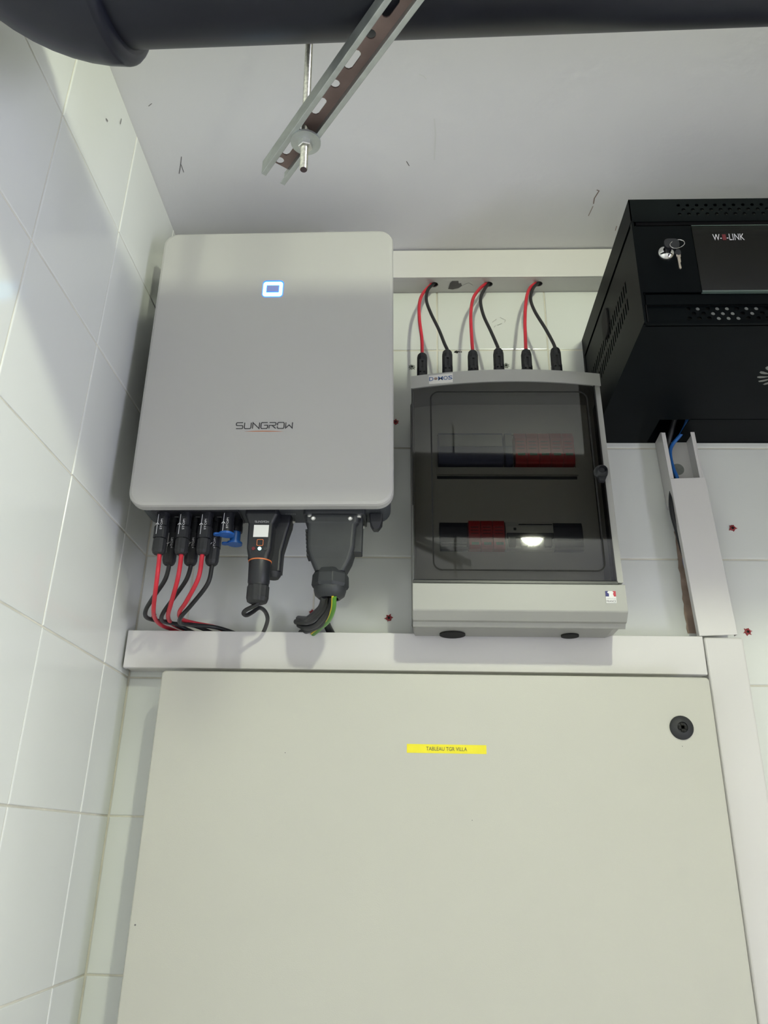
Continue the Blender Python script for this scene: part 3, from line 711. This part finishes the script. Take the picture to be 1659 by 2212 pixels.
obj('yellow_stripe', MB().tube(q2, .0016, 8, 8), 'earth_yellow', gw)
obj('wire', MB().tube(path([(704, 1345, -.05), (712, 1362, -.03), (722, 1380, -.02)]), .006, 10, 6), 'black_cable', t)

# ================================================================== small distribution box
BX0, BX1, BY = 0.4365, 0.7325, -0.140
dbx = thing('distribution_box', 'light grey distribution box with smoked door, DOMOS label above', 'fuse box', ((BX0+BX1)/2, 0, 1.735))
def lean_d(mb):
    mb.v = [Vector((p.x-(p.z-1.92)*0.0125, p.y, p.z)) for p in mb.v]; return mb
mb = MB(); mb.box(BX0-0.002, BX1+0.010, -0.066, 0, 1.738, 2.108)
obj('back_box', lean_d(mb), 'box_grey', dbx, bevel=0.004)
# front shell: top brow with a gentle arch, slim sides, bottom apron
def arch(s): return 0.0105*(1-(2*s-1)**2)
nseg = 16
mb = MB()
fr_, bk = [], []
top = [(BX0+(BX1-BX0)*k/nseg, 2.1110+(0.006 if 0 else 0)+arch(k/nseg)+0.004*k/nseg) for k in range(nseg+1)]
low = [(BX0+(BX1-BX0)*k/nseg, 2.0885+arch(k/nseg)*1.05+0.004*k/nseg) for k in range(nseg+1)]
mb.loft([[(p[0], BY, p[1]) for p in top+low[::-1]], [(p[0], -0.062, p[1]-0.004) for p in top+low[::-1]]])
obj('top_brow', lean_d(mb), 'box_grey', dbx, bevel=0.003)
obj('hinge_side', lean_d(MB().box(BX0, BX0+0.004, -0.130, -0.062, 1.765, 2.092)), 'box_grey', dbx, bevel=0.0015)
mb = MB()
# right-hand side frame, tapering wider towards the bottom
mb.prism([(0.7205, 2.094), (BX1-.001, 2.094), (BX1+.0005, 1.772), (0.7235, 1.772)], 'y', -0.136, -0.062)
obj('side_frame', lean_d(mb), 'box_grey', dbx, bevel=0.0015)
zA = 1.7685; zB = 1.7285
mb = MB()
sec = [(BY, zA), (BY-0.001, zB), (-0.128, zB-0.011), (-0.122, zB-0.012), (-0.116, zB-0.018), (-0.062, zB-0.004), (-0.062, zA)]
mb.prism(sec, 'x', BX0, BX1+0.001)
obj('bottom_apron', lean_d(mb), 'box_grey', dbx, bevel=0.0015)
mb = MB(); R0 = lambda x0_, x1_, y0_, y1_, z_: [(x0_, y0_, z_), (x1_, y0_, z_), (x1_, y1_, z_), (x0_, y1_, z_)]
mb.loft([R0(BX0, BX1+.002, -.114, -.050, 1.7235), R0(BX0+.001, BX1, -.108, -.050, 1.7185), R0(BX0+.003, BX1-.012, -.098, -.050, 1.7145)])
obj('base_rim', lean_d(mb), 'box_grey', dbx, bevel=0.001)
for u in (979, 1238):
    p = PY(u, 1360, -0.09); obj('cable_gland', MB().cyl((p.x, -0.064, 1.7122), (p.x, -0.064, 1.720), 0.019 if u < 1000 else 0.013, n=28), 'hole_dark', dbx)
# inner faceplate with two module windows
def faceplate():
    mb = MB(); X0, X1 = BX0+0.004, 0.7205; zz = [1.772, 1.8362, 1.8835, 1.9785, 2.0365, 2.092]; w0, w1 = 0.4775, 0.6945
    for i in range(5):
        if i % 2 == 0: mb.box(X0, X1, -0.084, -0.080, zz[i], zz[i+1])
        else: mb.box(X0, w0, -0.084, -0.080, zz[i], zz[i+1]); mb.box(w1, X1, -0.084, -0.080, zz[i], zz[i+1])
    mb.box(w0-.002, w1+.002, -0.0875, -0.084, 1.9640, 1.9765)
    mb.box(X0, X1, -0.070, -0.068, 1.772, 2.092)
    return mb
obj('faceplate', lean_d(faceplate()), 'box_inner', dbx)
mb = MB().box(0.4760, 0.6945, -0.0845, -0.0842, 1.9575, 1.9625); obj('faceplate_groove', lean_d(mb), 'module_dark', dbx)
# smoked door
DX0, DX1 = BX0+0.0005, 0.7205
mb = MB()
nn = 16
tp_ = [(DX0+(DX1-DX0)*k/nn, 2.0872+arch(k/nn*0.96)*1.05+0.004*k/nn*0.95) for k in range(nn+1)]
outl = tp_+[(0.7245, 1.7725), (DX0, 1.7725)]
def inset(pts, d):
    c = (sum(p[0] for p in pts)/len(pts), sum(p[1] for p in pts)/len(pts)); return [(p[0]-d*(1 if p[0] > c[0] else -1), p[1]-d*(1 if p[1] > c[1] else -1)) for p in pts]
mb.loft([[(p[0], -0.137, p[1]) for p in outl], [(p[0], BY-0.001, p[1]) for p in inset(outl, .001)]])
dr = obj('door', lean_d(mb), 'smoked_door', dbx, label='smoked transparent door')
gi = rrect(0.4665, 0.7085, 1.7875, 2.0810, 0.012, 6)
gi = [(p[0], p[1]+(arch((p[0]-BX0)/(BX1-BX0))*0.9-0.004 if p[1] > 2.0 else 0)) for p in gi]
mb = MB(); ribbon(mb, gi, 0.0022, lambda x, z: (x, BY-0.0014, z), True)
obj('door_bead', lean_d(mb), 'hole_dark', dr, label='thin black bead round the door panel')
mb = MB(); 
mb.box(DX1+0.0003, DX1+0.0022, -0.1405, -0.120, 1.775, 2.093)
obj('door_edge', lean_d(mb), 'hole_dark', dr)
mb = MB().box(DX0, 0.7245, -0.1395, -0.1300, 1.7690, 1.7728); obj('door_sill', lean_d(mb), 'door_groove', dr)
kp = PY(1298, 1020, -0.143)
obj('door_knob', MB().lathe((kp.x, -0.140, kp.z), (kp.x, -0.153, kp.z), [(0, .0105), (.3, .0105), (.85, .0085), (1, .0060), (.7, .0045)], 24), 'door_groove', dr, label='small black round door knob')
obj('knob_tab', MB().prism([(kp.x-.006, kp.z-.004), (kp.x+.008, kp.z-.006), (kp.x+.004, kp.z-.016), (kp.x-.004, kp.z-.016)], 'y', -0.148, -0.140), 'door_groove', dr, bevel=.001)
# labels
a, b, c_ = PY(926, 812, BY), PY(978, 806, BY), PY(978, 826, BY); d_ = PY(927, 830, BY)
yl = BY-0.0004
P4 = [(p.x, p.z) for p in (d_, c_, b, a)]
mb = MB().prism(P4, 'y', yl, BY+0.0002); lab = obj('brand_label', mb, 'sticker_cream', dbx, label='pale label lettered DOMOS in blue')
cx_, cz_ = sum(p[0] for p in P4)/4, sum(p[1] for p in P4)/4
slope = (c_.z-d_.z)/(c_.x-d_.x)
PD = lambda x, z: (cx_+x, yl-0.0002, cz_+z+0.0008+x*slope)
for ch, xo in (('D', -.0150), ('M', -.0005), ('O', .0075), ('S', .0150)):
    wd_ = .0068 if ch != 'M' else .0076
    obj('lettering', text_mb(ch, lambda x, z, xo=xo: PD(x+xo, z), width=wd_, height=.0072, bold=.006 if ch == 'M' else .014), 'domos_blue', lab)
obj('logo_dot', MB().add([PD(-.0080+.0028*math.cos(j*.45), .0028*math.sin(j*.45)*.9) for j in range(14)], [tuple(range(14))]), 'scuff_brown', lab)
a = PY(1307, 1277, BY-.001); b = PY(1332, 1303, BY-.001); yl = BY-0.0016
fw = b.x-a.x; fh = a.z-b.z
fl = obj('origin_sticker', MB().box(a.x, b.x, yl, BY+.001, b.z, a.z), 'sticker_white', dbx, label='small French tricolour sticker')
hz_ = fh*.46
mb = MB(); fy = yl-.0002
mb.add([(a.x, fy, a.z), (a.x+fw*.30, fy, a.z), (a.x+fw*.16, fy, a.z-hz_*.25), (a.x+fw*.34, fy, a.z-hz_*.5), (a.x+fw*.32, fy, a.z-hz_), (a.x, fy, a.z-hz_)], [(0, 1, 2), (0, 2, 5), (2, 3, 5), (3, 4, 5)])
obj('flag_blue_field', mb, 'flag_blue', fl)
mb = MB(); mb.add([(b.x, fy, a.z), (a.x+fw*.68, fy, a.z), (a.x+fw*.80, fy, a.z-hz_*.28), (a.x+fw*.72, fy, a.z-hz_*.5), (a.x+fw*.80, fy, a.z-hz_), (b.x, fy, a.z-hz_)], [(0, 1, 2), (0, 2, 5), (2, 3, 5), (3, 4, 5)])
obj('flag_red_field', mb, 'flag_red', fl)
ctx = (a.x+b.x)/2
obj('lettering', text_mb('FABRIQUÉ EN', lambda x, z: (ctx+x, fy, b.z+fh*.37+z), width=fw*.9, height=fh*.12), 'grey_print', fl)
obj('lettering', text_mb('FRANCE', lambda x, z: (ctx+x, fy, b.z+fh*.15+z), width=fw*.9, height=fh*.19), 'dark_print', fl)

# --- modules behind the smoked door
def lx(x, z): return x-(z-1.92)*0.0125
def module(name, label, cat, x0, x1, z0, z1, m, group=None, yb=-0.070, yf=-0.098, bev=0.0012):
    t = thing(name, label, cat, (lx((x0+x1)/2, z0), yb, z0), group)
    mb = MB(); h = z1-z0
    sec = [(yb, z0), (yf+.003, z0), (yf+.003, z0+h*.06), (yf, z0+h*.12), (yf, z0+h*.80), (yf+.004, z1), (yb, z1)]
    mb.prism(sec, 'x', x0+.0003, x1-.0003); obj('body', lean_d(mb), m, t, bevel=bev); return t
for k in range(5):
    x0_ = .5990+k*.0186
    t = module('surge_module', 'red module in the upper row behind the smoked door, '+('next to the narrow slate module', 'second from the slate module', 'in the middle of five', 'second from the door knob', 'nearest the door knob')[k], 'surge arrester', x0_, x0_+.0184, 1.979, 2.034, 'module_red', 'red modules in the upper row')
    obj('status_flag', lean_d(MB().box(x0_+.004, x0_+.0155, -.0986, -.097, 1.9925, 1.9965)), 'module_green', t)
    for q_ in range(3): obj('print_line', lean_d(MB().box(x0_+.003, x0_+.0150, -.0984, -.097, 2.004+q_*.006, 2.0052+q_*.006)), 'red_print', t)
for k in range(3):
    x0_ = .5215+k*.0182
    t = module('surge_module', 'red module in the lower row behind the smoked door, '+('touching the blanking strip', 'between two other red ones', 'touching the breaker')[k], 'surge arrester', x0_, x0_+.0180, 1.8365, 1.8830, 'module_red', 'red modules in the lower row')
    obj('status_flag', lean_d(MB().box(x0_+.004, x0_+.0150, -.0986, -.097, 1.8425, 1.8465)), 'module_green', t)
    for q_ in range(3):
        obj('print_line', lean_d(MB().box(x0_+.003, x0_+.0150, -.0984, -.097, 1.860+q_*.005, 1.8612+q_*.005)), 'red_print', t)
t = module('switch_unit', 'wide grey and slate blue unit in the upper row behind the smoked door', 'switch', .4782, .5810, 1.979, 2.034, 'module_blue')
obj('upper_face', lean_d(MB().box(.4800, .5795, -.0992, -.097, 2.008, 2.0285)), 'module_grey', t)
t = module('switch_unit', 'narrow slate blue module between the wide unit and the red modules', 'switch', .5835, .5955, 1.979, 2.034, 'module_blue')
obj('upper_face', lean_d(MB().box(.5842, .5948, -.0992, -.097, 2.008, 2.0285)), 'module_grey', t)
t = module('circuit_breaker', 'white four-pole circuit breaker with dark toggles in the lower row', 'breaker', .5775, .6495, 1.8365, 1.8830, 'module_white', yf=-.094)
obj('toggle_bar', lean_d(MB().box(.5785, .6485, -.0985, -.093, 1.8535, 1.8620)), 'module_dark', t, bevel=.0008)
for k in range(4):
    obj('toggle', lean_d(MB().box(.5810+k*.0178, .5910+k*.0178, -.102, -.093, 1.8395, 1.8545)), 'module_dark', t, bevel=.001)
obj('print_line', lean_d(MB().box(.5975, .6480, -.0944, -.093, 1.8765, 1.8778)), 'module_dark', t)
obj('test_mark', lean_d(MB().box(.5895, .5935, -.0946, -.093, 1.8675, 1.8715)), 'module_dark', t)
t = module('blank_cover', 'dark ribbed blanking strip left of the lower red modules', 'cover', .4785, .5208, 1.8365, 1.8830, 'module_dark', yf=-.090)
for q_ in range(2): obj('rib', lean_d(MB().box(.4800, .5180, -.0912, -.089, 1.8420+q_*.005, 1.8432+q_*.005)), 'module_grey', t)
t = module('blank_cover', 'dark blanking strip at the far end of the lower row after the breaker', 'cover', .6500, .6940, 1.8365, 1.8830, 'module_dark', yf=-.090)
for q_ in range(2): obj('rib', lean_d(MB().box(.6550, .6930, -.0912, -.089, 1.8420+q_*.010, 1.8440+q_*.010)), 'module_dark', t)

# --- solar cables entering the top of the box
upr = [([(930, 611), (915, 632), (906, 655), (906, 690), (911, 730)], [(936, 609), (925, 625), (921, 648), (930, 675), (948, 712), (960, 742)], 912, 966),
       ([(1052, 609), (1036, 624), (1022, 645), (1017, 680), (1019, 730)], [(1060, 612), (1046, 626), (1038, 648), (1044, 680), (1060, 715), (1072, 742)], 1021, 1076),
       ([(1158, 608), (1145, 622), (1137, 645), (1134, 690), (1135, 730)], [(1164, 610), (1152, 622), (1146, 645), (1155, 672), (1177, 708), (1192, 735)], 1136, 1199)]
hy = -0.022; hxs = (0.4746, 0.5755, 0.6672)
nm2 = ['the cable pair beside the inverter', 'the middle cable pair', 'the cable pair beside the black network cabinet']
yc = -0.088
for k, (rp, bp_, ur, ub) in enumerate(upr):
    for col, pp_, uu, m_ in (('red', rp, ur, 'red_cable'), ('black', bp_, ub, 'black_cable')):
        tp2 = PY(uu, {912: 765, 966: 758, 1021: 759, 1076: 755, 1136: 757, 1199: 753}[uu], yc)
        zb2 = 2.106
        t = thing('solar_cable', '%s solar cable of %s above the smoked-door box' % (col, nm2[k]), 'cable', (tp2.x, yc, zb2), 'cables above the smoked-door box')
        body, nt_ = mc4(None, tp2.x, yc, 0, -(tp2.z-zb2), r=.0088)
        for mbx in (body, nt_): mbx.v = [Vector((p.x, p.y, zb2-p.z)) for p in mbx.v]; mbx.f = [f[::-1] for f in mbx.f]
        pb = obj('plug', body, 'black_plastic', t, bevel=.0008); obj('cap_nut', nt_, 'black_matte', pb)
        zl = tp2.z-0.020
        obj('latch', MB().box(tp2.x-.0050, tp2.x-.0018, yc-.0108, yc-.007, zl-.020, zl).box(tp2.x+.0018, tp2.x+.0050, yc-.0108, yc-.007, zl-.020, zl).box(tp2.x-.005, tp2.x+.005, yc-.0108, yc-.007, zl, zl+.003), 'black_matte', pb)
        n_ = len(pp_); off = -0.004 if col == 'red' else 0.004
        h = Vector((hxs[k]+off*0.5, hy, 2.392))
        q = [h+Vector((0.006, 0.004, 0.02)), h]
        for i, (u, v) in enumerate(pp_[1:]):
            f = (i+1)/(n_-1); q.append(PY(u, v, hy+(yc-hy)*min(1, f**.8*0.92)))
        q.append(Vector((tp2.x, yc, tp2.z+0.002))); q.append(Vector((tp2.x, yc, tp2.z-.01)))
        obj('wire', MB().tube(q, .0029, 12, 7), m_, t)

# ================================================================== wall plugs and holes
def wall_plug(u, v, label, sc=1.0, m='wall_plug_red', star=6):
    p = PY(u, v, 0); mb = MB(); n = star*4; out = []
    for j in range(n):
        a = 2*math.pi*j/n+random.uniform(-.1, .1)+u; r_ = (.0062 if j % 4 == 0 else .0044)*sc*random.uniform(.85, 1.2)
        out.append((p.x+r_*math.cos(a), p.z+r_*math.sin(a)))
    inn = [(p.x+.0022*sc*math.cos(2*math.pi*j/n+u), p.z+.0022*sc*math.sin(2*math.pi*j/n+u)) for j in range(n)]
    mb.loft([[(q[0], .003, q[1]) for q in out], [(q[0], -.0012, q[1]) for q in out], [(q[0], -.0018, q[1]) for q in inn], [(q[0], .003, q[1]) for q in inn]], True, False)
    t = thing('wall_plug', label, 'wall plug', (p.x, 0, p.z), 'plugs left in the tiles')
    obj('sleeve', mb, m, t)
    obj('bore', MB().cyl((p.x, .0005, p.z), (p.x, -.0004, p.z), .0021*sc, n=14), 'hole_dark', t)
wall_plug(840, 1335, 'red wall plug between the AC connector and the smoked-door box')
wall_plug(675, 1325, 'red wall plug behind the AC cable bundle')
wall_plug(1582, 1141, 'round red wall plug in the tile beside the leaning trunking', 1.05, star=5)
wall_plug(1615, 1365, 'star-shaped red wall plug at the top of the upright trunking')
wall_plug(855, 912, 'red wall plug peeking out beside the inverter edge', .9)
wall_plug(333, 1333, 'red wall plug behind the solar cables under the inverter', .8)
wall_plug(890, 793, 'grey wall plug in the tile beside the first red solar plug', .95, 'plug_grey', 9)
wall_plug(1093, 790, 'grey wall plug behind the middle black solar plug', .95, 'plug_grey', 9)
p = PY(986, 760, 0); out = [(p.x+.0045*random.uniform(.5, 1.2)*math.cos(2*math.pi*j/14), p.z+.0030*random.uniform(.5, 1.2)*math.sin(2*math.pi*j/14)) for j in range(14)]
obj('drill_hole', MB().prism(out, 'y', -.0006, .002), 'hole_dark', wall_back)
for sx_ in (.006, .009):
    obj('drill_chip', MB().cyl((p.x+sx_, -.0008, p.z-.0004), (p.x+sx_, .001, p.z-.0004), .0010, n=7), 'hole_dark', wall_back)

# ================================================================== network cabinet
NX0, NX1, NY, NZ0, NZ1 = 0.742, 1.342, -0.338, 2.0665, 2.2770
nc = thing('network_cabinet', 'black wall-mounted network cabinet with glass door and perforated vents', 'network cabinet', (1.04, 0, NZ0))
ZG = 2.2365
# top cover with front bar (perforated) and side flanges
mb = MB().box(NX0, NX1, NY, 0, NZ1-.0015, NZ1)
mb.box(NX0, NX0+.0015, NY, 0, ZG+.0015, NZ1-.0015); mb.box(NX1-.0015, NX1, NY, 0, ZG+.0015, NZ1-.0015)
PF = lambda a_, b_, t_: (a_, NY+t_, b_)
pit = .0128; rows = [(2.2605, .8085), (2.2545, .8149), (2.2485, .8085)]
zlo, zhi = 2.2455, 2.2695
hxa, hxb = .8021, 1.28
mb.box(NX0, NX1, NY, NY+.0015, zhi, NZ1-.0015); mb.box(NX0, NX1, NY, NY+.0015, ZG, zlo)
zc = [zhi-.004, zhi-.012, zhi-.020]
for r_, z_ in enumerate(zc):
    xst = .8042 + (.0064 if r_ == 1 else 0.0)
    nx = 36; mb.box(NX0, xst, NY, NY+.0015, z_-.004, z_+.004)
    for k in range(nx): perf_cell(mb, xst+k*pit, xst+(k+1)*pit, z_-.004, z_+.004, circ(.0026), PF, .0015, 8)
    mb.box(xst+nx*pit, NX1, NY, NY+.0015, z_-.004, z_+.004)
obj('top_cover', mb, 'cabinet_black', nc)
obj('vent_baffle', MB().box(NX0+.01, NX1-.01, NY+.010, NY+.012, ZG+.004, NZ1-.004), 'hole_dark', nc)
# left side panel with two rows of slots and a latch
mb = MB(); xs0, xs1 = NX0+.001, NX0+.003
ya, yb_ = NY+.004, -.012
rowsz = [(2.162, 2.182), (2.132, 2.152)]
mb.box(xs0, xs1, ya, yb_, 2.182, ZG-.003); mb.box(xs0, xs1, ya, yb_, 2.152, 2.162); mb.box(xs0, xs1, ya, yb_, NZ0+.002, 2.132)
for za, zb_ in rowsz:
    sy0, sy1 = -.285, -.045; ns = 22; sp = (sy1-sy0)/ns
    mb.box(xs0, xs1, ya, sy0, za, zb_); mb.box(xs0, xs1, sy1, yb_, za, zb_)
    for k in range(ns): mb.box(xs0, xs1, sy0+k*sp, sy0+k*sp+sp*.55, za, zb_)
obj('side_panel', mb, 'cabinet_black', nc, label='side panel with two rows of slots')
obj('side_liner', MB().box(NX0+.006, NX0+.007, ya, yb_, NZ0+.004, ZG-.004), 'hole_dark', nc)
pl_ = PX(1308, 700, NX0)
mb = MB(); mb.prism([(pl_.y+p_[0], pl_.z+p_[1]) for p_ in rrect(-.0170, .0170, -.024, .024, .012, 5)], 'x', NX0-.0015, NX0+.002)
lt = obj('side_latch', mb, 'hole_dark', nc, bevel=.0008)
obj('back_frame', MB().box(NX0, NX0+.003, -.012, 0, NZ0, ZG).box(NX1-.003, NX1, NY+.004, 0, NZ0, ZG).box(NX0, NX1, -.003, 0, NZ0, NZ1-.002), 'cabinet_black', nc)
# bottom plate with rear seam and cable opening, fan cut-out
mb = MB().box(NX0, .835, NY+.004, -.002, NZ0, NZ0+.002).box(.835, .883, NY+.004, -.080, NZ0, NZ0+.002).box(.883, NX1, NY+.004, -.082, NZ0, NZ0+.002).box(.883, NX1, -.0790, -.002, NZ0+.0005, NZ0+.0025)
obj('bottom_plate', mb, 'cabinet_black', nc)
fc = Vector((.9735, -.2160, NZ0-.0004)); mb = MB(); np_ = 16
for k in range(np_):
    a = 2*math.pi*k/np_+.25; pts = []
    for s_ in (-1, 1):
        rng = [(.016, .0002), (.020, .0009), (.026, .0024), (.031, .0030), (.035, .0018)]
        for r_, wd_ in (rng if s_ > 0 else rng[::-1]):
            aa = a+(r_-.016)*12.0; pts.append((fc.x+r_*math.cos(aa)-s_*wd_*math.sin(aa), fc.y+r_*math.sin(aa)+s_*wd_*math.cos(aa), fc.z))
    mb.add(pts, [(i, i+1, len(pts)-2-i, len(pts)-1-i) for i in range(4)])
obj('fan_slots', mb, 'vent_dot', nc, label='pale petal-shaped fan slots')
obj('fan_hub', MB().cyl((fc.x, fc.y, NZ0-.0008), (fc.x, fc.y, NZ0+.001), .0125, n=24), 'vent_dot', nc)
# front: door frame, glass, lower bar with round vents
mb = MB()
mb.box(NX0+.0035, .8235, NY+.001, NY+.0035, 2.1155, 2.2290)
obj('door_stile', MB().box(1.26, NX1-.0035, NY+.001, NY+.0035, 2.1155, 2.2290), 'cabinet_black', nc)
fd = obj('front_door', mb, 'cabinet_black', nc)
glass = MB().box(.8240, 1.2595, NY+.0005, NY+.0045, 2.1170, 2.2285); gl = obj('glass_pane', glass, 'tinted_glass', fd, label='dark glass pane')
obj('glass_edge', MB().box(.8240, 1.2595, NY-.0002, NY+.0045, 2.1150, 2.1172).box(.8240, 1.2595, NY-.0002, NY+.0045, 2.2282, 2.2290), 'glass_edge', fd)
obj('corner_post', MB().box(NX0, NX0+.0032, NY, NY+.006, NZ0, ZG-.001), 'cabinet_black', nc)
mb = MB().box(NX0+.0035, NX1, NY+.004, NY+.006, 2.0975, 2.1140).box(NX0+.0035, NX1, NY+.008, NY+.010, NZ0, 2.0740)
zc2 = [2.0936, 2.0858, 2.0780]
for r_, z_ in enumerate(zc2):
    xst = .7985+(.0064 if r_ == 1 else 0); PB = lambda a_, b_, t_: (a_, NY+.008+t_, b_)
    nx = 36; mb.box(NX0+.0035, xst, NY+.008, NY+.010, z_-.0039, z_+.0039)
    for k in range(nx): perf_cell(mb, xst+k*pit, xst+(k+1)*pit, z_-.0039, z_+.0039, circ(.0030), PB, .002, 8)
    mb.box(xst+nx*pit, NX1, NY+.008, NY+.010, z_-.0039, z_+.0039)
obj('lower_front', mb, 'cabinet_black', nc)
obj('inner_baffle', MB().box(NX0+.006, NX1-.006, NY+.0125, NY+.0135, NZ0+.002, 2.1130), 'hole_dark', nc)
lit = [(0, 1), (1, 3), (0, 3), (0, 4), (1, 4), (1, 2), (2, 3), (2, 4), (0, 6), (0, 7), (1, 6), (2, 5)]
mb = MB()
for r_, k in lit:
    xst = .7985+(.0064 if r_ == 1 else 0); x_ = xst+(k+.5)*pit
    mb.cyl((x_, NY+.0090, zc2[r_]), (x_, NY+.0105, zc2[r_]), .0027, n=8, smooth=False)
obj('vent_light_discs', mb, 'vent_dot', nc, label='pale discs standing for light in some vent holes')  # pale discs paint the light seen through these holes
# equipment rails and shelf seen through the glass
mb = MB().box(.86, 1.22, -.300, -.10, 2.12, 2.16); obj('rack_unit', mb, 'black_matte', nc, bevel=.002)
# lettering on the glass
gy = NY+.0002
a = PY(1540, 512, gy); b = PY(1607, 510, gy); zc_ = (a.z+b.z)/2-.001
obj('brand_lettering', text_mb('W-', lambda x, z: (a.x+.0058+x, gy, zc_+z), width=.0120, height=.0108), 'white_print', gl, label='white W - LINK lettering')
obj('brand_lettering', text_mb('-LINK', lambda x, z: (b.x-.0118+x, gy, zc_+.0004+z), width=.0240, height=.0112), 'white_print', gl)
obj('brand_mark', MB().add([(a.x+.0128, gy, zc_-.005), (a.x+.0178, gy, zc_-.005), (a.x+.0178, gy, zc_+.005), (a.x+.0128, gy, zc_+.005)], [(0, 1, 2, 3)]), 'red_print', gl)
# lock and keys
k = PY(1438, 548, NY)
obj('door_lock', MB().lathe((k.x, NY+.001, k.z), (k.x, NY-.0075, k.z), [(0, .0118), (.35, .0118), (.75, .0098), (.97, .0060), (1.0, .0055)], 28), 'chrome', fd, label='chrome lock barrel')
kb = thing('key_ring', 'small keys on a thin ring hanging from the black cabinet lock', 'keys', (k.x, NY-.008, k.z))
hc = PY(1452, 528, NY-.016)
mb = MB(); mb.prism([(hc.x+p_[0], hc.z+p_[1]) for p_ in rrect(-.011, .009, -.0075, .0085, .006, 4)], 'y', NY-.018, NY-.0145)
mb.box(k.x-.002, k.x+.002, NY-.0155, NY-.0065, k.z-.004, k.z+.004)
obj('key_head', mb, 'black_plastic', kb, bevel=.0008)
rc = PY(1463, 527, NY-.020); pts = []
for j in range(21):
    aa = 2*math.pi*j/20; pts.append(Vector((rc.x+.0098*math.cos(aa), NY-.020+.003*math.sin(aa), rc.z+.0092*math.sin(aa)+.003*math.cos(aa))))
obj('ring', MB().tube(pts, .0006, 8, 2), 'chrome', kb)
p0 = PY(1464, 540, NY-.018); p1 = PY(1470, 582, NY-.018)
mb = MB(); d = (p1-p0).normalized(); sd = Vector((d.z, 0, -d.x))
hd = p0+d*.004
mb.prism([(hd.x+.0036*math.cos(j*.5236), hd.z+.0052*math.sin(j*.5236)) for j in range(12)], 'y', NY-.019, NY-.017)
obj('spare_key_head', mb, 'black_plastic', kb)
mb = MB(); s0 = p0+d*.0075; L_ = (p1-s0).length
prof = [(0, -.0026), (0, .0026), (.004, .0026), (.0045, .0018), (L_-.002, .0016), (L_, 0), (L_-.002, -.0014), (L_*.6, -.0008), (L_*.5, -.0018), (.0045, -.0018), (.004, -.0026)]
mb.prism([((s0+d*a_+sd*b_).x, (s0+d*a_+sd*b_).z) for a_, b_ in prof], 'y', NY-.0188, NY-.0172)
obj('spare_key_blade', mb, 'key_brass', kb)
